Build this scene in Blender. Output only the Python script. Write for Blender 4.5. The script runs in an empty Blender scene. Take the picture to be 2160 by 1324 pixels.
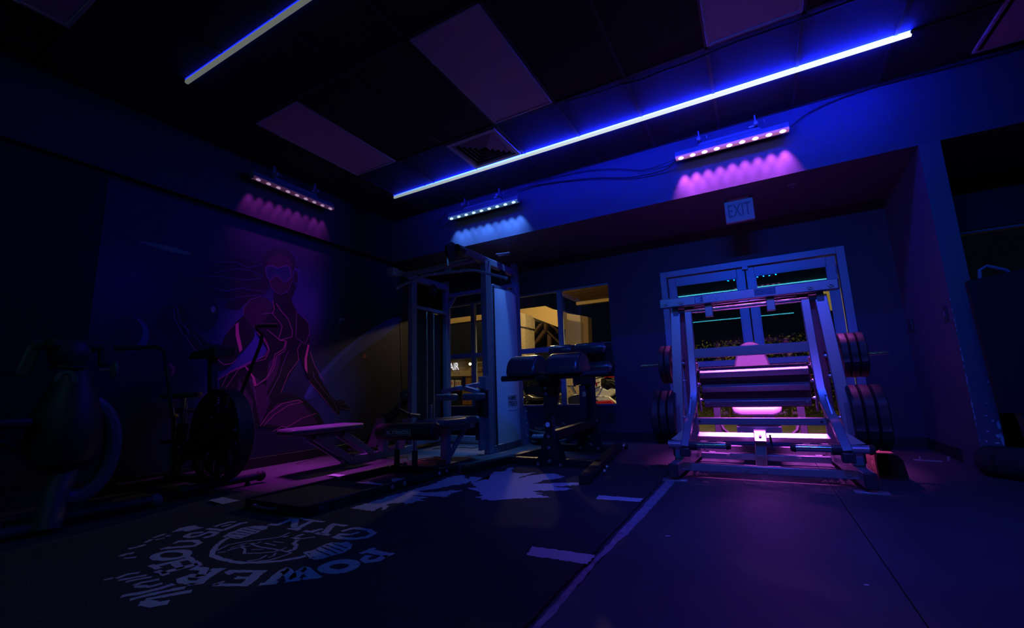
import bpy, bmesh, math, random
from mathutils import Vector, Matrix
random.seed(7)
C = bpy.context.scene.collection
SC = bpy.context.scene
PI = math.pi

# ---------------------------------------------------------------- camera
cam_d = bpy.data.cameras.new('camera'); cam = bpy.data.objects.new('camera', cam_d); C.objects.link(cam)
cam_d.sensor_width = 36; cam_d.lens = 928.62 / 2160 * 36; cam_d.clip_start = 0.05; cam_d.clip_end = 200
cam.matrix_world = Matrix(((0.87372, 0.110598, 0.473689, 0), (0.485286, -0.131462, -0.864416, 0), (-0.03333, 0.985132, -0.168532, 0.68), (0, 0, 0, 1)))
SC.camera = cam

# ---------------------------------------------------------------- world and exposure
w = bpy.data.worlds.new('night'); SC.world = w; w.use_nodes = True
w.node_tree.nodes['Background'].inputs[0].default_value = (0.05, 0.07, 0.2, 1)
w.node_tree.nodes['Background'].inputs[1].default_value = 0.02
SC.view_settings.view_transform = 'Standard'; SC.view_settings.look = 'None'
SC.view_settings.exposure = 0.0; SC.view_settings.gamma = 1.0; SC.view_settings.use_curve_mapping = False
SC.cycles.use_denoising = True
SC.cycles.max_bounces = 6; SC.cycles.diffuse_bounces = 3; SC.cycles.glossy_bounces = 3; SC.cycles.transparent_max_bounces = 8
SC.cycles.caustics_reflective = False; SC.cycles.caustics_refractive = False
SC.cycles.sample_clamp_indirect = 4.0

# light levels (fixtures of the room and outside, plus the added fill bars)
STRIP_GLOW = 400.0         # blue side lenses of the long ceiling strip
STRIP2_GLOW = 3.0        # the dimmer strip over the left of the room
PINK_BAR, CYAN_BAR, LEFT_BAR = 20.0, 17.0, 4.0; PINK_CORE, CYAN_CORE, LEFT_CORE = 230.0, 70.0, 70.0
BLUE_FILL = 27.0; PURPLE_FILL = 7.5           # unseen fill bars added overhead, blue and purple
OUT_WARM = 170.0

# ---------------------------------------------------------------- materials
MATS = {}
def mat(name, base, rough=0.5, metal=0.0, bump=None, var=None, emit=None, strength=0.0, coat=0.0, spec=0.5):
    if name in MATS: return MATS[name]
    m = bpy.data.materials.new(name); m.use_nodes = True; nt = m.node_tree; p = nt.nodes['Principled BSDF']
    p.inputs['Base Color'].default_value = (*base, 1); p.inputs['Roughness'].default_value = rough
    p.inputs['Metallic'].default_value = metal; p.inputs['Specular IOR Level'].default_value = spec
    if coat: p.inputs['Coat Weight'].default_value = coat; p.inputs['Coat Roughness'].default_value = 0.15
    if emit:
        p.inputs['Emission Color'].default_value = (*emit, 1); p.inputs['Emission Strength'].default_value = strength
    tc = nt.nodes.new('ShaderNodeTexCoord') if (bump or var) else None
    if bump:
        n = nt.nodes.new('ShaderNodeTexNoise'); n.inputs['Scale'].default_value = bump[0]; n.inputs['Detail'].default_value = 3
        nt.links.new(tc.outputs['Object'], n.inputs['Vector'])
        b = nt.nodes.new('ShaderNodeBump'); b.inputs['Strength'].default_value = bump[1]; b.inputs['Distance'].default_value = bump[2] if len(bump) > 2 else 0.004
        nt.links.new(n.outputs['Fac'], b.inputs['Height']); nt.links.new(b.outputs['Normal'], p.inputs['Normal'])
    if var:
        n = nt.nodes.new('ShaderNodeTexNoise'); n.inputs['Scale'].default_value = var[0]; n.inputs['Detail'].default_value = 5
        nt.links.new(tc.outputs['Object'], n.inputs['Vector'])
        r = nt.nodes.new('ShaderNodeValToRGB'); nt.links.new(n.outputs['Fac'], r.inputs['Fac'])
        r.color_ramp.elements[0].position = 0.3; r.color_ramp.elements[1].position = 0.72
        r.color_ramp.elements[0].color = (*base, 1); r.color_ramp.elements[1].color = (*var[1], 1)
        nt.links.new(r.outputs['Color'], p.inputs['Base Color'])
    MATS[name] = m; return m
def glass(name, tint=(1, 1, 1), refl=1.0):
    m = bpy.data.materials.new(name); m.use_nodes = True; nt = m.node_tree; nt.nodes.clear()
    o = nt.nodes.new('ShaderNodeOutputMaterial'); mx = nt.nodes.new('ShaderNodeMixShader')
    t = nt.nodes.new('ShaderNodeBsdfTransparent'); t.inputs[0].default_value = (*tint, 1)
    g = nt.nodes.new('ShaderNodeBsdfGlossy'); g.inputs['Roughness'].default_value = 0.0
    f = nt.nodes.new('ShaderNodeFresnel'); f.inputs['IOR'].default_value = 1.5 * refl
    nt.links.new(f.outputs[0], mx.inputs[0]); nt.links.new(t.outputs[0], mx.inputs[1]); nt.links.new(g.outputs[0], mx.inputs[2])
    nt.links.new(mx.outputs[0], o.inputs[0]); MATS[name] = m; return m

WALL = mat('navy_wall_paint', (0.070, 0.068, 0.12), 0.55, bump=(160, 0.5, 0.004))
WALLDARK = mat('dark_wall_paint', (0.036, 0.038, 0.066), 0.6, bump=(160, 0.4, 0.003))
TILE = mat('black_ceiling_tile', (0.022, 0.022, 0.026), 0.85, bump=(260, 0.8, 0.003))
GRID = mat('ceiling_grid_black', (0.035, 0.032, 0.04), 0.5)
RUBBER = mat('rubber_floor', (0.045, 0.043, 0.055), 0.5, bump=(300, 0.25, 0.001), var=(2.5, (0.06, 0.058, 0.07)))
TURF = mat('turf_pile', (0.045, 0.045, 0.050), 0.95, bump=(240, 1.0, 0.012), var=(260, (0.10, 0.10, 0.11)), spec=0.1)
PRINT = mat('turf_print', (0.62, 0.66, 0.72), 0.95, bump=(240, 1.0, 0.012), var=(260, (0.85, 0.88, 0.92)), spec=0.1)
TAPE = mat('worn_tape', (0.16, 0.15, 0.20), 0.6, var=(30, (0.34, 0.32, 0.42)))
BASEB = mat('rubber_baseboard', (0.015, 0.015, 0.02), 0.5)
ALU = mat('painted_aluminium', (0.30, 0.34, 0.45), 0.42, 0.3)
PLAT = mat('platinum_powder_coat', (0.36, 0.36, 0.42), 0.34, 0.6)
PLATD = mat('platinum_tube_end', (0.03, 0.03, 0.04), 0.5)
GREYF = mat('grey_powder_coat', (0.26, 0.27, 0.36), 0.4, 0.4)
BLK = mat('black_powder_coat', (0.012, 0.012, 0.015), 0.42)
BLKG = mat('glossy_black_vinyl', (0.04, 0.04, 0.048), 0.3, bump=(45, 0.35, 0.004), coat=0.6)
VINYL = mat('grey_vinyl', (0.11, 0.11, 0.15), 0.4, bump=(30, 0.1))
VINYLL = mat('pale_vinyl', (0.85, 0.84, 0.88), 0.45)
RUB = mat('black_rubber', (0.02, 0.02, 0.024), 0.6, bump=(120, 0.3))
BUMPER = mat('bumper_rubber', (0.02, 0.019, 0.025), 0.48, bump=(150, 0.35))
CHR = mat('chrome', (0.75, 0.75, 0.78), 0.12, 1.0)
STEEL = mat('zinc_bolt', (0.55, 0.55, 0.6), 0.3, 0.9)
WHITEP = mat('white_plastic', (0.55, 0.55, 0.58), 0.5)
SHROUD = mat('white_shroud', (0.72, 0.80, 0.88), 0.35)
DECAL = mat('white_decal', (0.9, 0.9, 0.9), 0.6)
DECALB = mat('black_decal', (0.01, 0.01, 0.01), 0.6)
BLUET = mat('pale_blue_print', (0.85, 0.92, 1.0), 0.6)
GREYT = mat('grey_print', (0.14, 0.14, 0.22), 0.6)
LENS = mat('ceiling_light_lens', (0.92, 0.66, 0.84), 0.45, bump=(400, 0.2, 0.001))
LENSF = mat('ceiling_light_frame', (0.80, 0.74, 0.80), 0.5)
WOODB = mat('rough_timber', (0.20, 0.09, 0.05), 0.8, bump=(40, 0.9, 0.01), var=(14, (0.42, 0.20, 0.11)))
WOODE = mat('dark_end_grain', (0.02, 0.013, 0.01), 0.85)
CORD = mat('black_cable', (0.01, 0.01, 0.012), 0.6)
ORNG = mat('orange_cord', (0.55, 0.10, 0.04), 0.5)
PLATE = mat('wall_plate_plastic', (0.04, 0.04, 0.045), 0.4)
OUTL = mat('pale_wall_plate', (0.12, 0.12, 0.16), 0.4)
CHIP = mat('bare_plaster', (0.50, 0.52, 0.62), 0.8)
GLASS = glass('window_glass', (0.9, 0.93, 0.92), 1.0)
DGLASS = glass('door_glass', (0.85, 0.9, 0.88), 1.06)

# ---------------------------------------------------------------- geometry helpers
Z = Vector((0, 0, 1))
class MB:
    def __init__(s): s.v = []; s.f = []
    def add(s, vs, fs):
        n = len(s.v); s.v += [tuple(v) for v in vs]; s.f += [tuple(n + i for i in f) for f in fs]; return s
    def bx(s, x0, x1, y0, y1, z0, z1):
        return s.add([(x, y, z) for x in (x0, x1) for y in (y0, y1) for z in (z0, z1)],
                     [(0, 1, 3, 2), (4, 6, 7, 5), (0, 4, 5, 1), (2, 3, 7, 6), (0, 2, 6, 4), (1, 5, 7, 3)])
    def frame(s, d, up=None):
        d = Vector(d).normalized(); up = Vector(up) if up else (Z if abs(d.z) < 0.95 else Vector((0, 1, 0)))
        a = d.cross(up).normalized(); b = a.cross(d).normalized(); return a, b
    def beam(s, p, q, w, h, up=None, w2=None, h2=None):
        p, q = Vector(p), Vector(q); a, b = s.frame(q - p, up); w2 = w2 or w; h2 = h2 or h; vs = []
        for c, ww, hh in ((p, w, h), (q, w2, h2)):
            for sx, sy in ((-1, -1), (1, -1), (1, 1), (-1, 1)): vs.append(c + a * sx * ww / 2 + b * sy * hh / 2)
        return s.add(vs, [(3, 2, 1, 0), (4, 5, 6, 7), (0, 1, 5, 4), (1, 2, 6, 5), (2, 3, 7, 6), (3, 0, 4, 7)])
    def cyl(s, p, q, r, n=20, r2=None):
        p, q = Vector(p), Vector(q); a, b = s.frame(q - p); r2 = r if r2 is None else r2; vs = []
        for c, rr in ((p, r), (q, r2)):
            for i in range(n): t = 2 * PI * i / n; vs.append(c + a * math.cos(t) * rr + b * math.sin(t) * rr)
        return s.add(vs, [tuple(range(n))[::-1], tuple(range(n, 2 * n))] + [(i, (i + 1) % n, n + (i + 1) % n, n + i) for i in range(n)])
    def tube(s, pts, r, n=10, sq=False):
        pts = [Vector(p) for p in pts]; rings = []; up = None; prev = None
        for i, p in enumerate(pts):
            d = (pts[min(i + 1, len(pts) - 1)] - pts[max(i - 1, 0)]).normalized()
            if prev is None: a, b = s.frame(d)
            else:
                a = (prev - d * prev.dot(d)).normalized(); b = a.cross(d).normalized()
            prev = a
            k = 1.0
            if 0 < i < len(pts) - 1:
                c = (pts[i + 1] - p).normalized().dot((p - pts[i - 1]).normalized()); k = 1 / max(0.6, math.sqrt((1 + c) / 2))
            rings.append([p + (a * math.cos(2 * PI * (j + .5) / n) + b * math.sin(2 * PI * (j + .5) / n)) * r * (math.sqrt(2) if n == 4 else 1) for j in range(n)])
        vs = [v for rg in rings for v in rg]; m = len(rings)
        fs = [tuple(range(n))[::-1], tuple(range((m - 1) * n, m * n))]
        for i in range(m - 1):
            for j in range(n): fs.append((i * n + j, i * n + (j + 1) % n, (i + 1) * n + (j + 1) % n, (i + 1) * n + j))
        return s.add(vs, fs)
    def lathe(s, o, d, prof, n=32, lobes=0, depth=0.0):   # prof = [(along, radius)]
        o, d = Vector(o), Vector(d).normalized(); a, b = s.frame(d); vs = []
        rmax = max(r for _, r in prof)
        for x, r in prof:
            for i in range(n):
                t = 2 * PI * i / n; k = 1.0
                if lobes and r > rmax * 0.9:
                    c = math.cos(lobes * t); k = 1 - depth * max(0, c) ** 0.5 if c > 0.5 else 1
                vs.append(o + d * x + (a * math.cos(t) + b * math.sin(t)) * r * k)
        m = len(prof); fs = []
        for i in range(m - 1):
            for j in range(n): fs.append((i * n + j, i * n + (j + 1) % n, (i + 1) * n + (j + 1) % n, (i + 1) * n + j))
        fs.append(tuple(range(n))[::-1]); fs.append(tuple(range((m - 1) * n, m * n)))
        return s.add(vs, fs)
    def prism(s, pts, ex):
        pts = [Vector(p) for p in pts]; ex = Vector(ex); n = len(pts)
        return s.add(pts + [p + ex for p in pts], [tuple(range(n))[::-1], tuple(range(n, 2 * n))] + [(i, (i + 1) % n, n + (i + 1) % n, n + i) for i in range(n)])
    def poly(s, pts): return s.add(pts, [tuple(range(len(pts)))])
    def ball(s, c, r, n=12, sc=(1, 1, 1)):
        c = Vector(c); vs = []; m = n // 2
        for i in range(1, m):
            t = PI * i / m
            for j in range(n):
                u = 2 * PI * j / n; vs.append(c + Vector((math.sin(t) * math.cos(u) * sc[0], math.sin(t) * math.sin(u) * sc[1], math.cos(t) * sc[2])) * r)
        vs += [c + Vector((0, 0, r * sc[2])), c - Vector((0, 0, r * sc[2]))]; k = len(vs)
        fs = [(i * n + j, i * n + (j + 1) % n, (i + 1) * n + (j + 1) % n, (i + 1) * n + j) for i in range(m - 2) for j in range(n)]
        fs += [(k - 2, (j + 1) % n, j) for j in range(n)] + [(k - 1, (m - 2) * n + j, (m - 2) * n + (j + 1) % n) for j in range(n)]
        return s.add(vs, fs)
def mesh_of(name, mb, m, off=(0, 0, 0), ang=0.6):
    off = Vector(off); me = bpy.data.meshes.new(name); me.from_pydata([tuple(Vector(v) - off) for v in mb.v], [], mb.f)
    bm = bmesh.new(); bm.from_mesh(me); bmesh.ops.recalc_face_normals(bm, faces=bm.faces)
    for f in bm.faces: f.smooth = True
    for e in bm.edges:
        e.smooth = len(e.link_faces) == 2 and e.calc_face_angle(0) < ang
    bm.to_mesh(me); bm.free(); me.materials.append(m); return me
def add_bevel(o, bev, seg=2):
    if bev:
        b = o.modifiers.new('bevel', 'BEVEL'); b.width = bev; b.segments = seg; b.limit_method = 'ANGLE'; b.angle_limit = 0.6
class Thing:
    def __init__(s, name, label, cat, loc, group=None, kind=None):
        o = bpy.data.objects.new(name, None); C.objects.link(o); o.location = loc; o.empty_display_size = 0.1
        if kind: o['kind'] = kind
        else: o['label'] = label; o['category'] = cat
        if group: o['group'] = group
        s.o = o; s.loc = Vector(loc)
    def part(s, name, mb, m, bev=0.0, parent=None, label=None, seg=2, stuff=False):
        o = bpy.data.objects.new(name, mesh_of(name, mb, m, s.loc)); C.objects.link(o); o.parent = parent or s.o
        add_bevel(o, bev, seg)
        if label: o['label'] = label
        if stuff: o['kind'] = 'stuff'
        return o
    def copies(s, name, src, offs):      # repeats of one part share its mesh
        r = []
        for d in offs:
            o = bpy.data.objects.new(name, src.data); C.objects.link(o); o.parent = src.parent; o.location = Vector(src.location) + Vector(d)
            for md in src.modifiers:
                b = o.modifiers.new('bevel', 'BEVEL'); b.width = md.width; b.segments = md.segments; b.limit_method = 'ANGLE'; b.angle_limit = 0.6
            r.append(o)
        return r
def solo(name, mb, m, label, cat, loc, group=None, bev=0.0, seg=2):
    o = bpy.data.objects.new(name, mesh_of(name, mb, m, loc)); C.objects.link(o); o.location = loc
    o['label'] = label; o['category'] = cat
    if group: o['group'] = group
    add_bevel(o, bev, seg); return o
def struct(name, mb, m, parent=None, bev=0.0):
    o = bpy.data.objects.new(name, mesh_of(name, mb, m)); C.objects.link(o)
    if parent: o.parent = parent
    else: o['kind'] = 'structure'
    add_bevel(o, bev); return o
_tc = {}
def text_geo(txt, bold=0.0):
    k = (txt, bold)
    if k not in _tc:
        cu = bpy.data.curves.new('t', 'FONT'); cu.body = txt; cu.resolution_u = 3; cu.offset = bold; cu.space_line = 0.9; cu.align_x = 'CENTER'
        o = bpy.data.objects.new('t', cu); C.objects.link(o); bpy.context.view_layer.update()
        me = bpy.data.meshes.new_from_object(o.evaluated_get(bpy.context.evaluated_depsgraph_get()))
        vs = [(v.co.x, v.co.y) for v in me.vertices]; fs = [tuple(p.vertices) for p in me.polygons]
        bpy.data.objects.remove(o); bpy.data.meshes.remove(me)
        x0 = min(v[0] for v in vs); x1 = max(v[0] for v in vs); y0 = min(v[1] for v in vs); y1 = max(v[1] for v in vs)
        _tc[k] = ([((v[0] - x0) / (x1 - x0), (v[1] - y0) / (y1 - y0)) for v in vs], fs)
    return _tc[k]
def text(mb, txt, o, u, v, bold=0.0):    # o = lower left corner, u = width vector, v = height vector
    o, u, v = Vector(o), Vector(u), Vector(v); g = text_geo(txt, bold)
    return mb.add([o + u * a + v * b for a, b in g[0]], g[1])
def bolt_row(t, pts, d, r=0.012, m=None, parent=None, name='bolt'):
    for p in pts:
        t.part(name, MB().cyl(p, Vector(p) + Vector(d) * 0.5, r * 1.25, 10).cyl(Vector(p) + Vector(d) * 0.5, Vector(p) + Vector(d), r * 0.8, 6), m or STEEL, parent=parent)
TURF_PRINT = [('s','print_letter_p',42,[(-1564,1480),(-1444,1481)]),('s','print_letter_p',26,[(-1559,1518),(-1564,1442)]),('s','print_letter_p',34,[(-1453,1474),(-1438,1421),(-1466,1388),(-1504,1401),(-1517,1444)]),('s','print_letter_p',22,[(-1439,1507),(-1442,1455)]),('s','print_letter_o',44,[(-1491,1346),(-1482,1336),(-1476,1324),(-1475,1311),(-1477,1298),(-1483,1286),(-1492,1275),(-1505,1266),(-1519,1260),(-1534,1257),(-1549,1258),(-1564,1261),(-1576,1268),(-1586,1278),(-1592,1289),(-1595,1302),(-1593,1316),(-1587,1329),(-1578,1341),(-1565,1350),(-1550,1356),(-1534,1359),(-1518,1358),(-1503,1354),(-1491,1346)]),('s','print_letter_w',40,[(-1648,1087),(-1712,1201),(-1592,1146),(-1654,1236),(-1535,1195)]),('s','print_letter_w',24,[(-1670,1067),(-1622,1107)]),('s','print_letter_w',24,[(-1606,1126),(-1568,1160)]),('s','print_letter_w',24,[(-1565,1167),(-1513,1210)]),('s','print_letter_e',42,[(-1784,1137),(-1716,1045)]),('s','print_letter_e',24,[(-1701,1050),(-1824,992)]),('s','print_letter_e',24,[(-1762,1151),(-1914,1087)]),('s','print_letter_e',24,[(-1752,1091),(-1817,1065)]),('s','print_letter_e',18,[(-1824,992),(-1823,1028)]),('s','print_letter_e',18,[(-1915,1085),(-1868,1077)]),('s','print_letter_r',40,[(-1959,1075),(-1902,975)]),('s','print_letter_r',32,[(-1905,974),(-1966,958),(-2007,970),(-2006,1000),(-1942,1021)]),('s','print_letter_r',34,[(-1959,1013),(-2025,1062),(-2085,1045)]),('s','print_letter_r',22,[(-1946,1097),(-1995,1069)]),('s','print_letter_r',22,[(-1881,990),(-1919,954)]),('s','print_letter_h',34,[(-2258,992),(-2217,1102)]),('s','print_letter_h',34,[(-2144,964),(-2115,1079)]),('s','print_letter_h',26,[(-2244,1050),(-2122,1022)]),('s','print_letter_h',22,[(-2292,990),(-2208,984)]),('s','print_letter_h',22,[(-2191,969),(-2103,964)]),('s','print_letter_h',22,[(-2264,1109),(-2165,1088)]),('s','print_letter_h',22,[(-2162,1090),(-2079,1071)]),('s','print_letter_o',34,[(-2295,1129),(-2282,1121),(-2273,1110),(-2269,1099),(-2270,1086),(-2276,1074),(-2287,1062),(-2301,1052),(-2318,1045),(-2336,1040),(-2356,1038),(-2374,1039),(-2391,1044),(-2405,1051),(-2415,1061),(-2420,1073),(-2420,1086),(-2414,1099),(-2404,1111),(-2389,1121),(-2371,1129),(-2351,1134),(-2331,1136),(-2312,1134),(-2295,1129)]),('s','print_letter_u',28,[(-2531,1196),(-2464,1238),(-2403,1228),(-2380,1194),(-2479,1118)]),('s','print_letter_u',20,[(-2513,1172),(-2538,1211)]),('s','print_letter_u',22,[(-2480,1101),(-2476,1140)]),('s','print_letter_s',26,[(-2470,1278),(-2462,1317),(-2493,1351),(-2548,1344),(-2530,1286),(-2545,1251),(-2590,1256),(-2615,1290),(-2573,1328)]),('s','print_letter_e',26,[(-2623,1373),(-2502,1390)]),('s','print_letter_e',30,[(-2508,1390),(-2547,1503),(-2529,1529)]),('s','print_letter_e',24,[(-2625,1407),(-2636,1485),(-2604,1507)]),('s','print_letter_e',22,[(-2588,1425),(-2577,1469)]),('s','print_letter_m',28,[(-2377,1555),(-2307,1568)]),('s','print_letter_m',34,[(-2323,1566),(-2350,1680)]),('s','print_letter_m',24,[(-2421,1675),(-2296,1702)]),('s','print_letter_m',34,[(-2334,1679),(-2184,1564)]),('s','print_letter_m',26,[(-2208,1552),(-2126,1557)]),('s','print_letter_m',34,[(-2161,1565),(-2207,1696)]),('s','print_letter_m',24,[(-2283,1692),(-2129,1701)]),('s','print_letter_y',26,[(-2089,1552),(-2019,1563)]),('s','print_letter_y',30,[(-2045,1561),(-2024,1615)]),('s','print_letter_y',26,[(-2002,1554),(-1907,1561)]),('s','print_letter_y',38,[(-1949,1560),(-2037,1684)]),('s','print_letter_y',26,[(-2059,1693),(-1950,1699)]),('s','print_letter_g',32,[(-1901,1625),(-1883,1689),(-1787,1697),(-1720,1665),(-1708,1609),(-1748,1569),(-1827,1550),(-1870,1559)]),('s','print_letter_g',26,[(-1879,1584),(-1812,1608),(-1807,1654)]),('s','script_stroke',42,[(-1902,798),(-1894,812),(-1847,817),(-1823,850)]),('s','script_stroke',26,[(-2035,799),(-1999,844),(-1978,895),(-1977,933)]),('s','script_stroke',26,[(-1972,799),(-1954,850),(-1922,908),(-1900,935)]),('s','script_stroke',26,[(-1920,822),(-1889,869),(-1845,930)]),('s','script_stroke',22,[(-2106,860),(-2108,887),(-2081,931)]),('s','script_stroke',20,[(-2092,859),(-2036,883),(-2026,918)]),('s','script_stroke',20,[(-2175,862),(-2159,895),(-2137,930)]),('s','script_stroke',20,[(-2252,862),(-2263,902),(-2235,928)]),('s','script_stroke',20,[(-2221,857),(-2199,893),(-2175,929)]),('s','script_stroke',20,[(-2281,834),(-2268,857)]),('s','script_stroke',26,[(-2550,982),(-2560,1006),(-2544,1029)]),('s','script_stroke',16,[(-2504,978),(-2464,1006)]),('s','script_stroke',24,[(-2635,1043),(-2629,1074),(-2632,1107)]),('s','script_stroke',20,[(-2670,1120),(-2696,1158)]),('s','script_stroke',22,[(-2719,1174),(-2736,1232)]),('s','script_stroke',16,[(-2671,1163),(-2663,1197)]),('s','script_stroke',18,[(-2695,1216),(-2676,1228)]),('p','script_stroke',0,[(-2737,1258),(-2781,1318),(-2772,1351),(-2754,1376),(-2704,1371),(-2666,1380),(-2664,1345),(-2667,1302),(-2715,1295)]),('s','emblem',24,[(-2361,1346),(-2324,1288),(-2273,1233),(-2204,1181),(-2161,1161),(-2088,1153),(-1999,1156),(-1940,1168),(-1871,1204),(-1813,1247),(-1781,1293),(-1767,1328)]),('p','emblem',0,[(-2403,1325),(-2428,1376),(-2454,1450),(-2427,1505),(-2380,1524),(-2346,1533),(-2311,1503),(-2293,1439),(-2283,1381),(-2277,1348),(-2333,1330)]),('p','emblem',0,[(-1814,1350),(-1800,1401),(-1815,1467),(-1806,1492),(-1757,1502),(-1745,1529),(-1681,1503),(-1654,1463),(-1646,1409),(-1662,1365),(-1670,1334),(-1698,1309),(-1767,1328)]),('s','emblem',11,[(-2208,1204),(-2241,1273),(-2208,1337),(-2159,1387),(-2114,1440),(-2134,1505)]),('s','emblem',22,[(-2105,1454),(-2049,1478),(-2041,1517)]),('s','emblem',26,[(-2083,1466),(-2006,1463)]),('s','emblem',12,[(-2003,1457),(-1951,1512)]),('s','emblem',20,[(-1989,1447),(-1967,1412),(-1918,1391),(-1884,1354),(-1896,1327)]),('s','emblem',10,[(-2162,1224),(-2155,1279),(-2104,1269),(-2052,1233),(-1989,1267),(-1943,1299),(-1942,1355)]),('s','emblem',10,[(-2192,1327),(-2075,1313),(-1980,1323),(-1951,1325)]),('s','emblem',9,[(-1936,1264),(-1918,1217),(-1949,1185)]),('s','emblem',10,[(-1859,1326),(-1858,1270),(-1867,1230),(-1899,1206)]),('s','emblem',8,[(-2081,1388),(-2019,1396)]),('s','emblem',8,[(-2099,1356),(-2018,1358)]),('s','emblem',8,[(-2068,1275),(-2025,1303)]),('s','emblem',9,[(-1925,1297),(-1899,1271),(-1899,1248)]),('s','emblem',9,[(-2186,1324),(-2129,1332),(-2137,1362)]),('s','emblem',9,[(-2127,1306),(-2135,1287),(-2176,1291)]),('s','emblem',12,[(-2174,1189),(-2154,1213)]),('s','emblem',9,[(-1951,1361),(-1929,1325),(-1859,1326)]),('s','emblem',8,[(-2180,1247),(-2187,1297),(-2166,1333)]),('s','emblem_groove',8,[(-2408,1372),(-2301,1392)]),('s','emblem_groove',8,[(-2417,1406),(-2304,1415)]),('s','emblem_groove',8,[(-2430,1440),(-2302,1441)]),('s','emblem_groove',8,[(-2430,1467),(-2307,1471)]),('s','emblem_groove',8,[(-1791,1394),(-1667,1372)]),('s','emblem_groove',8,[(-1800,1431),(-1662,1402)]),('s','emblem_groove',8,[(-1802,1456),(-1660,1432)]),('s','emblem_groove',8,[(-1795,1484),(-1675,1465)]),('s','emblem_groove',8,[(-2383,1337),(-2358,1337)]),('s','emblem_groove',8,[(-2327,1348),(-2299,1351)]),('s','emblem_groove',8,[(-1785,1349),(-1764,1348)]),('s','emblem_groove',8,[(-1730,1326),(-1708,1331)]),('p','wing_print',0,[(-2072,3028),(-1984,3010),(-1874,2955),(-1964,3114),(-2007,3256),(-1917,3313),(-1989,3461),(-1940,3476),(-1854,3280),(-1757,3260),(-1672,3341),(-1671,3214),(-1686,3089),(-1636,3226),(-1573,3307),(-1486,3336),(-1369,3245),(-1410,3162),(-1465,3075),(-1493,2938),(-1384,2998),(-1290,3052),(-1196,3106),(-1162,3037),(-1236,2963),(-1322,2920),(-1169,2900),(-1212,2822),(-1328,2780),(-1396,2744),(-1296,2711),(-1345,2676),(-1207,2623),(-1312,2574),(-1386,2530),(-1434,2496),(-1474,2465),(-1500,2440),(-1583,2424),(-1667,2471),(-1642,2514),(-1787,2636),(-1865,2665),(-1812,2703),(-1891,2775),(-2020,2904)]),('p','wing_print',0,[(-2179,3067),(-2221,2952),(-2205,2771),(-2190,2711),(-2197,2467),(-2222,2313),(-2212,2090),(-2227,1968),(-2109,1959),(-2043,1959),(-2070,2057),(-1997,2004),(-2063,2118),(-2063,2148),(-2017,2180),(-1966,2156),(-1953,2236),(-1907,2269),(-1972,2301),(-1943,2334),(-2101,2358),(-1968,2364),(-1847,2403),(-1867,2480),(-1854,2593),(-1931,2565),(-1944,2530),(-2051,2465),(-2136,2445),(-2055,2595),(-1976,2766),(-1957,2828),(-1985,2916),(-2085,2951)]),('p','wing_print',0,[(-2793,2518),(-2747,2580),(-2606,2563),(-2497,2537),(-2532,2633),(-2669,2749),(-2603,2772),(-2392,2750),(-2415,2609),(-2414,2465),(-2445,2473)]),('p','yard_mark',0,[(-908,1713),(-933,1810),(-652,1824),(-649,1719)]),('p','yard_mark',0,[(-939,2688),(-956,2784),(-679,2799),(-682,2714)]),('p','yard_mark',0,[(-3327,1735),(-3335,1830),(-3107,1820),(-3114,1713)]),('p','yard_mark',0,[(-3304,2657),(-3298,2726),(-3046,2724),(-3030,2645)])]
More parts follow.
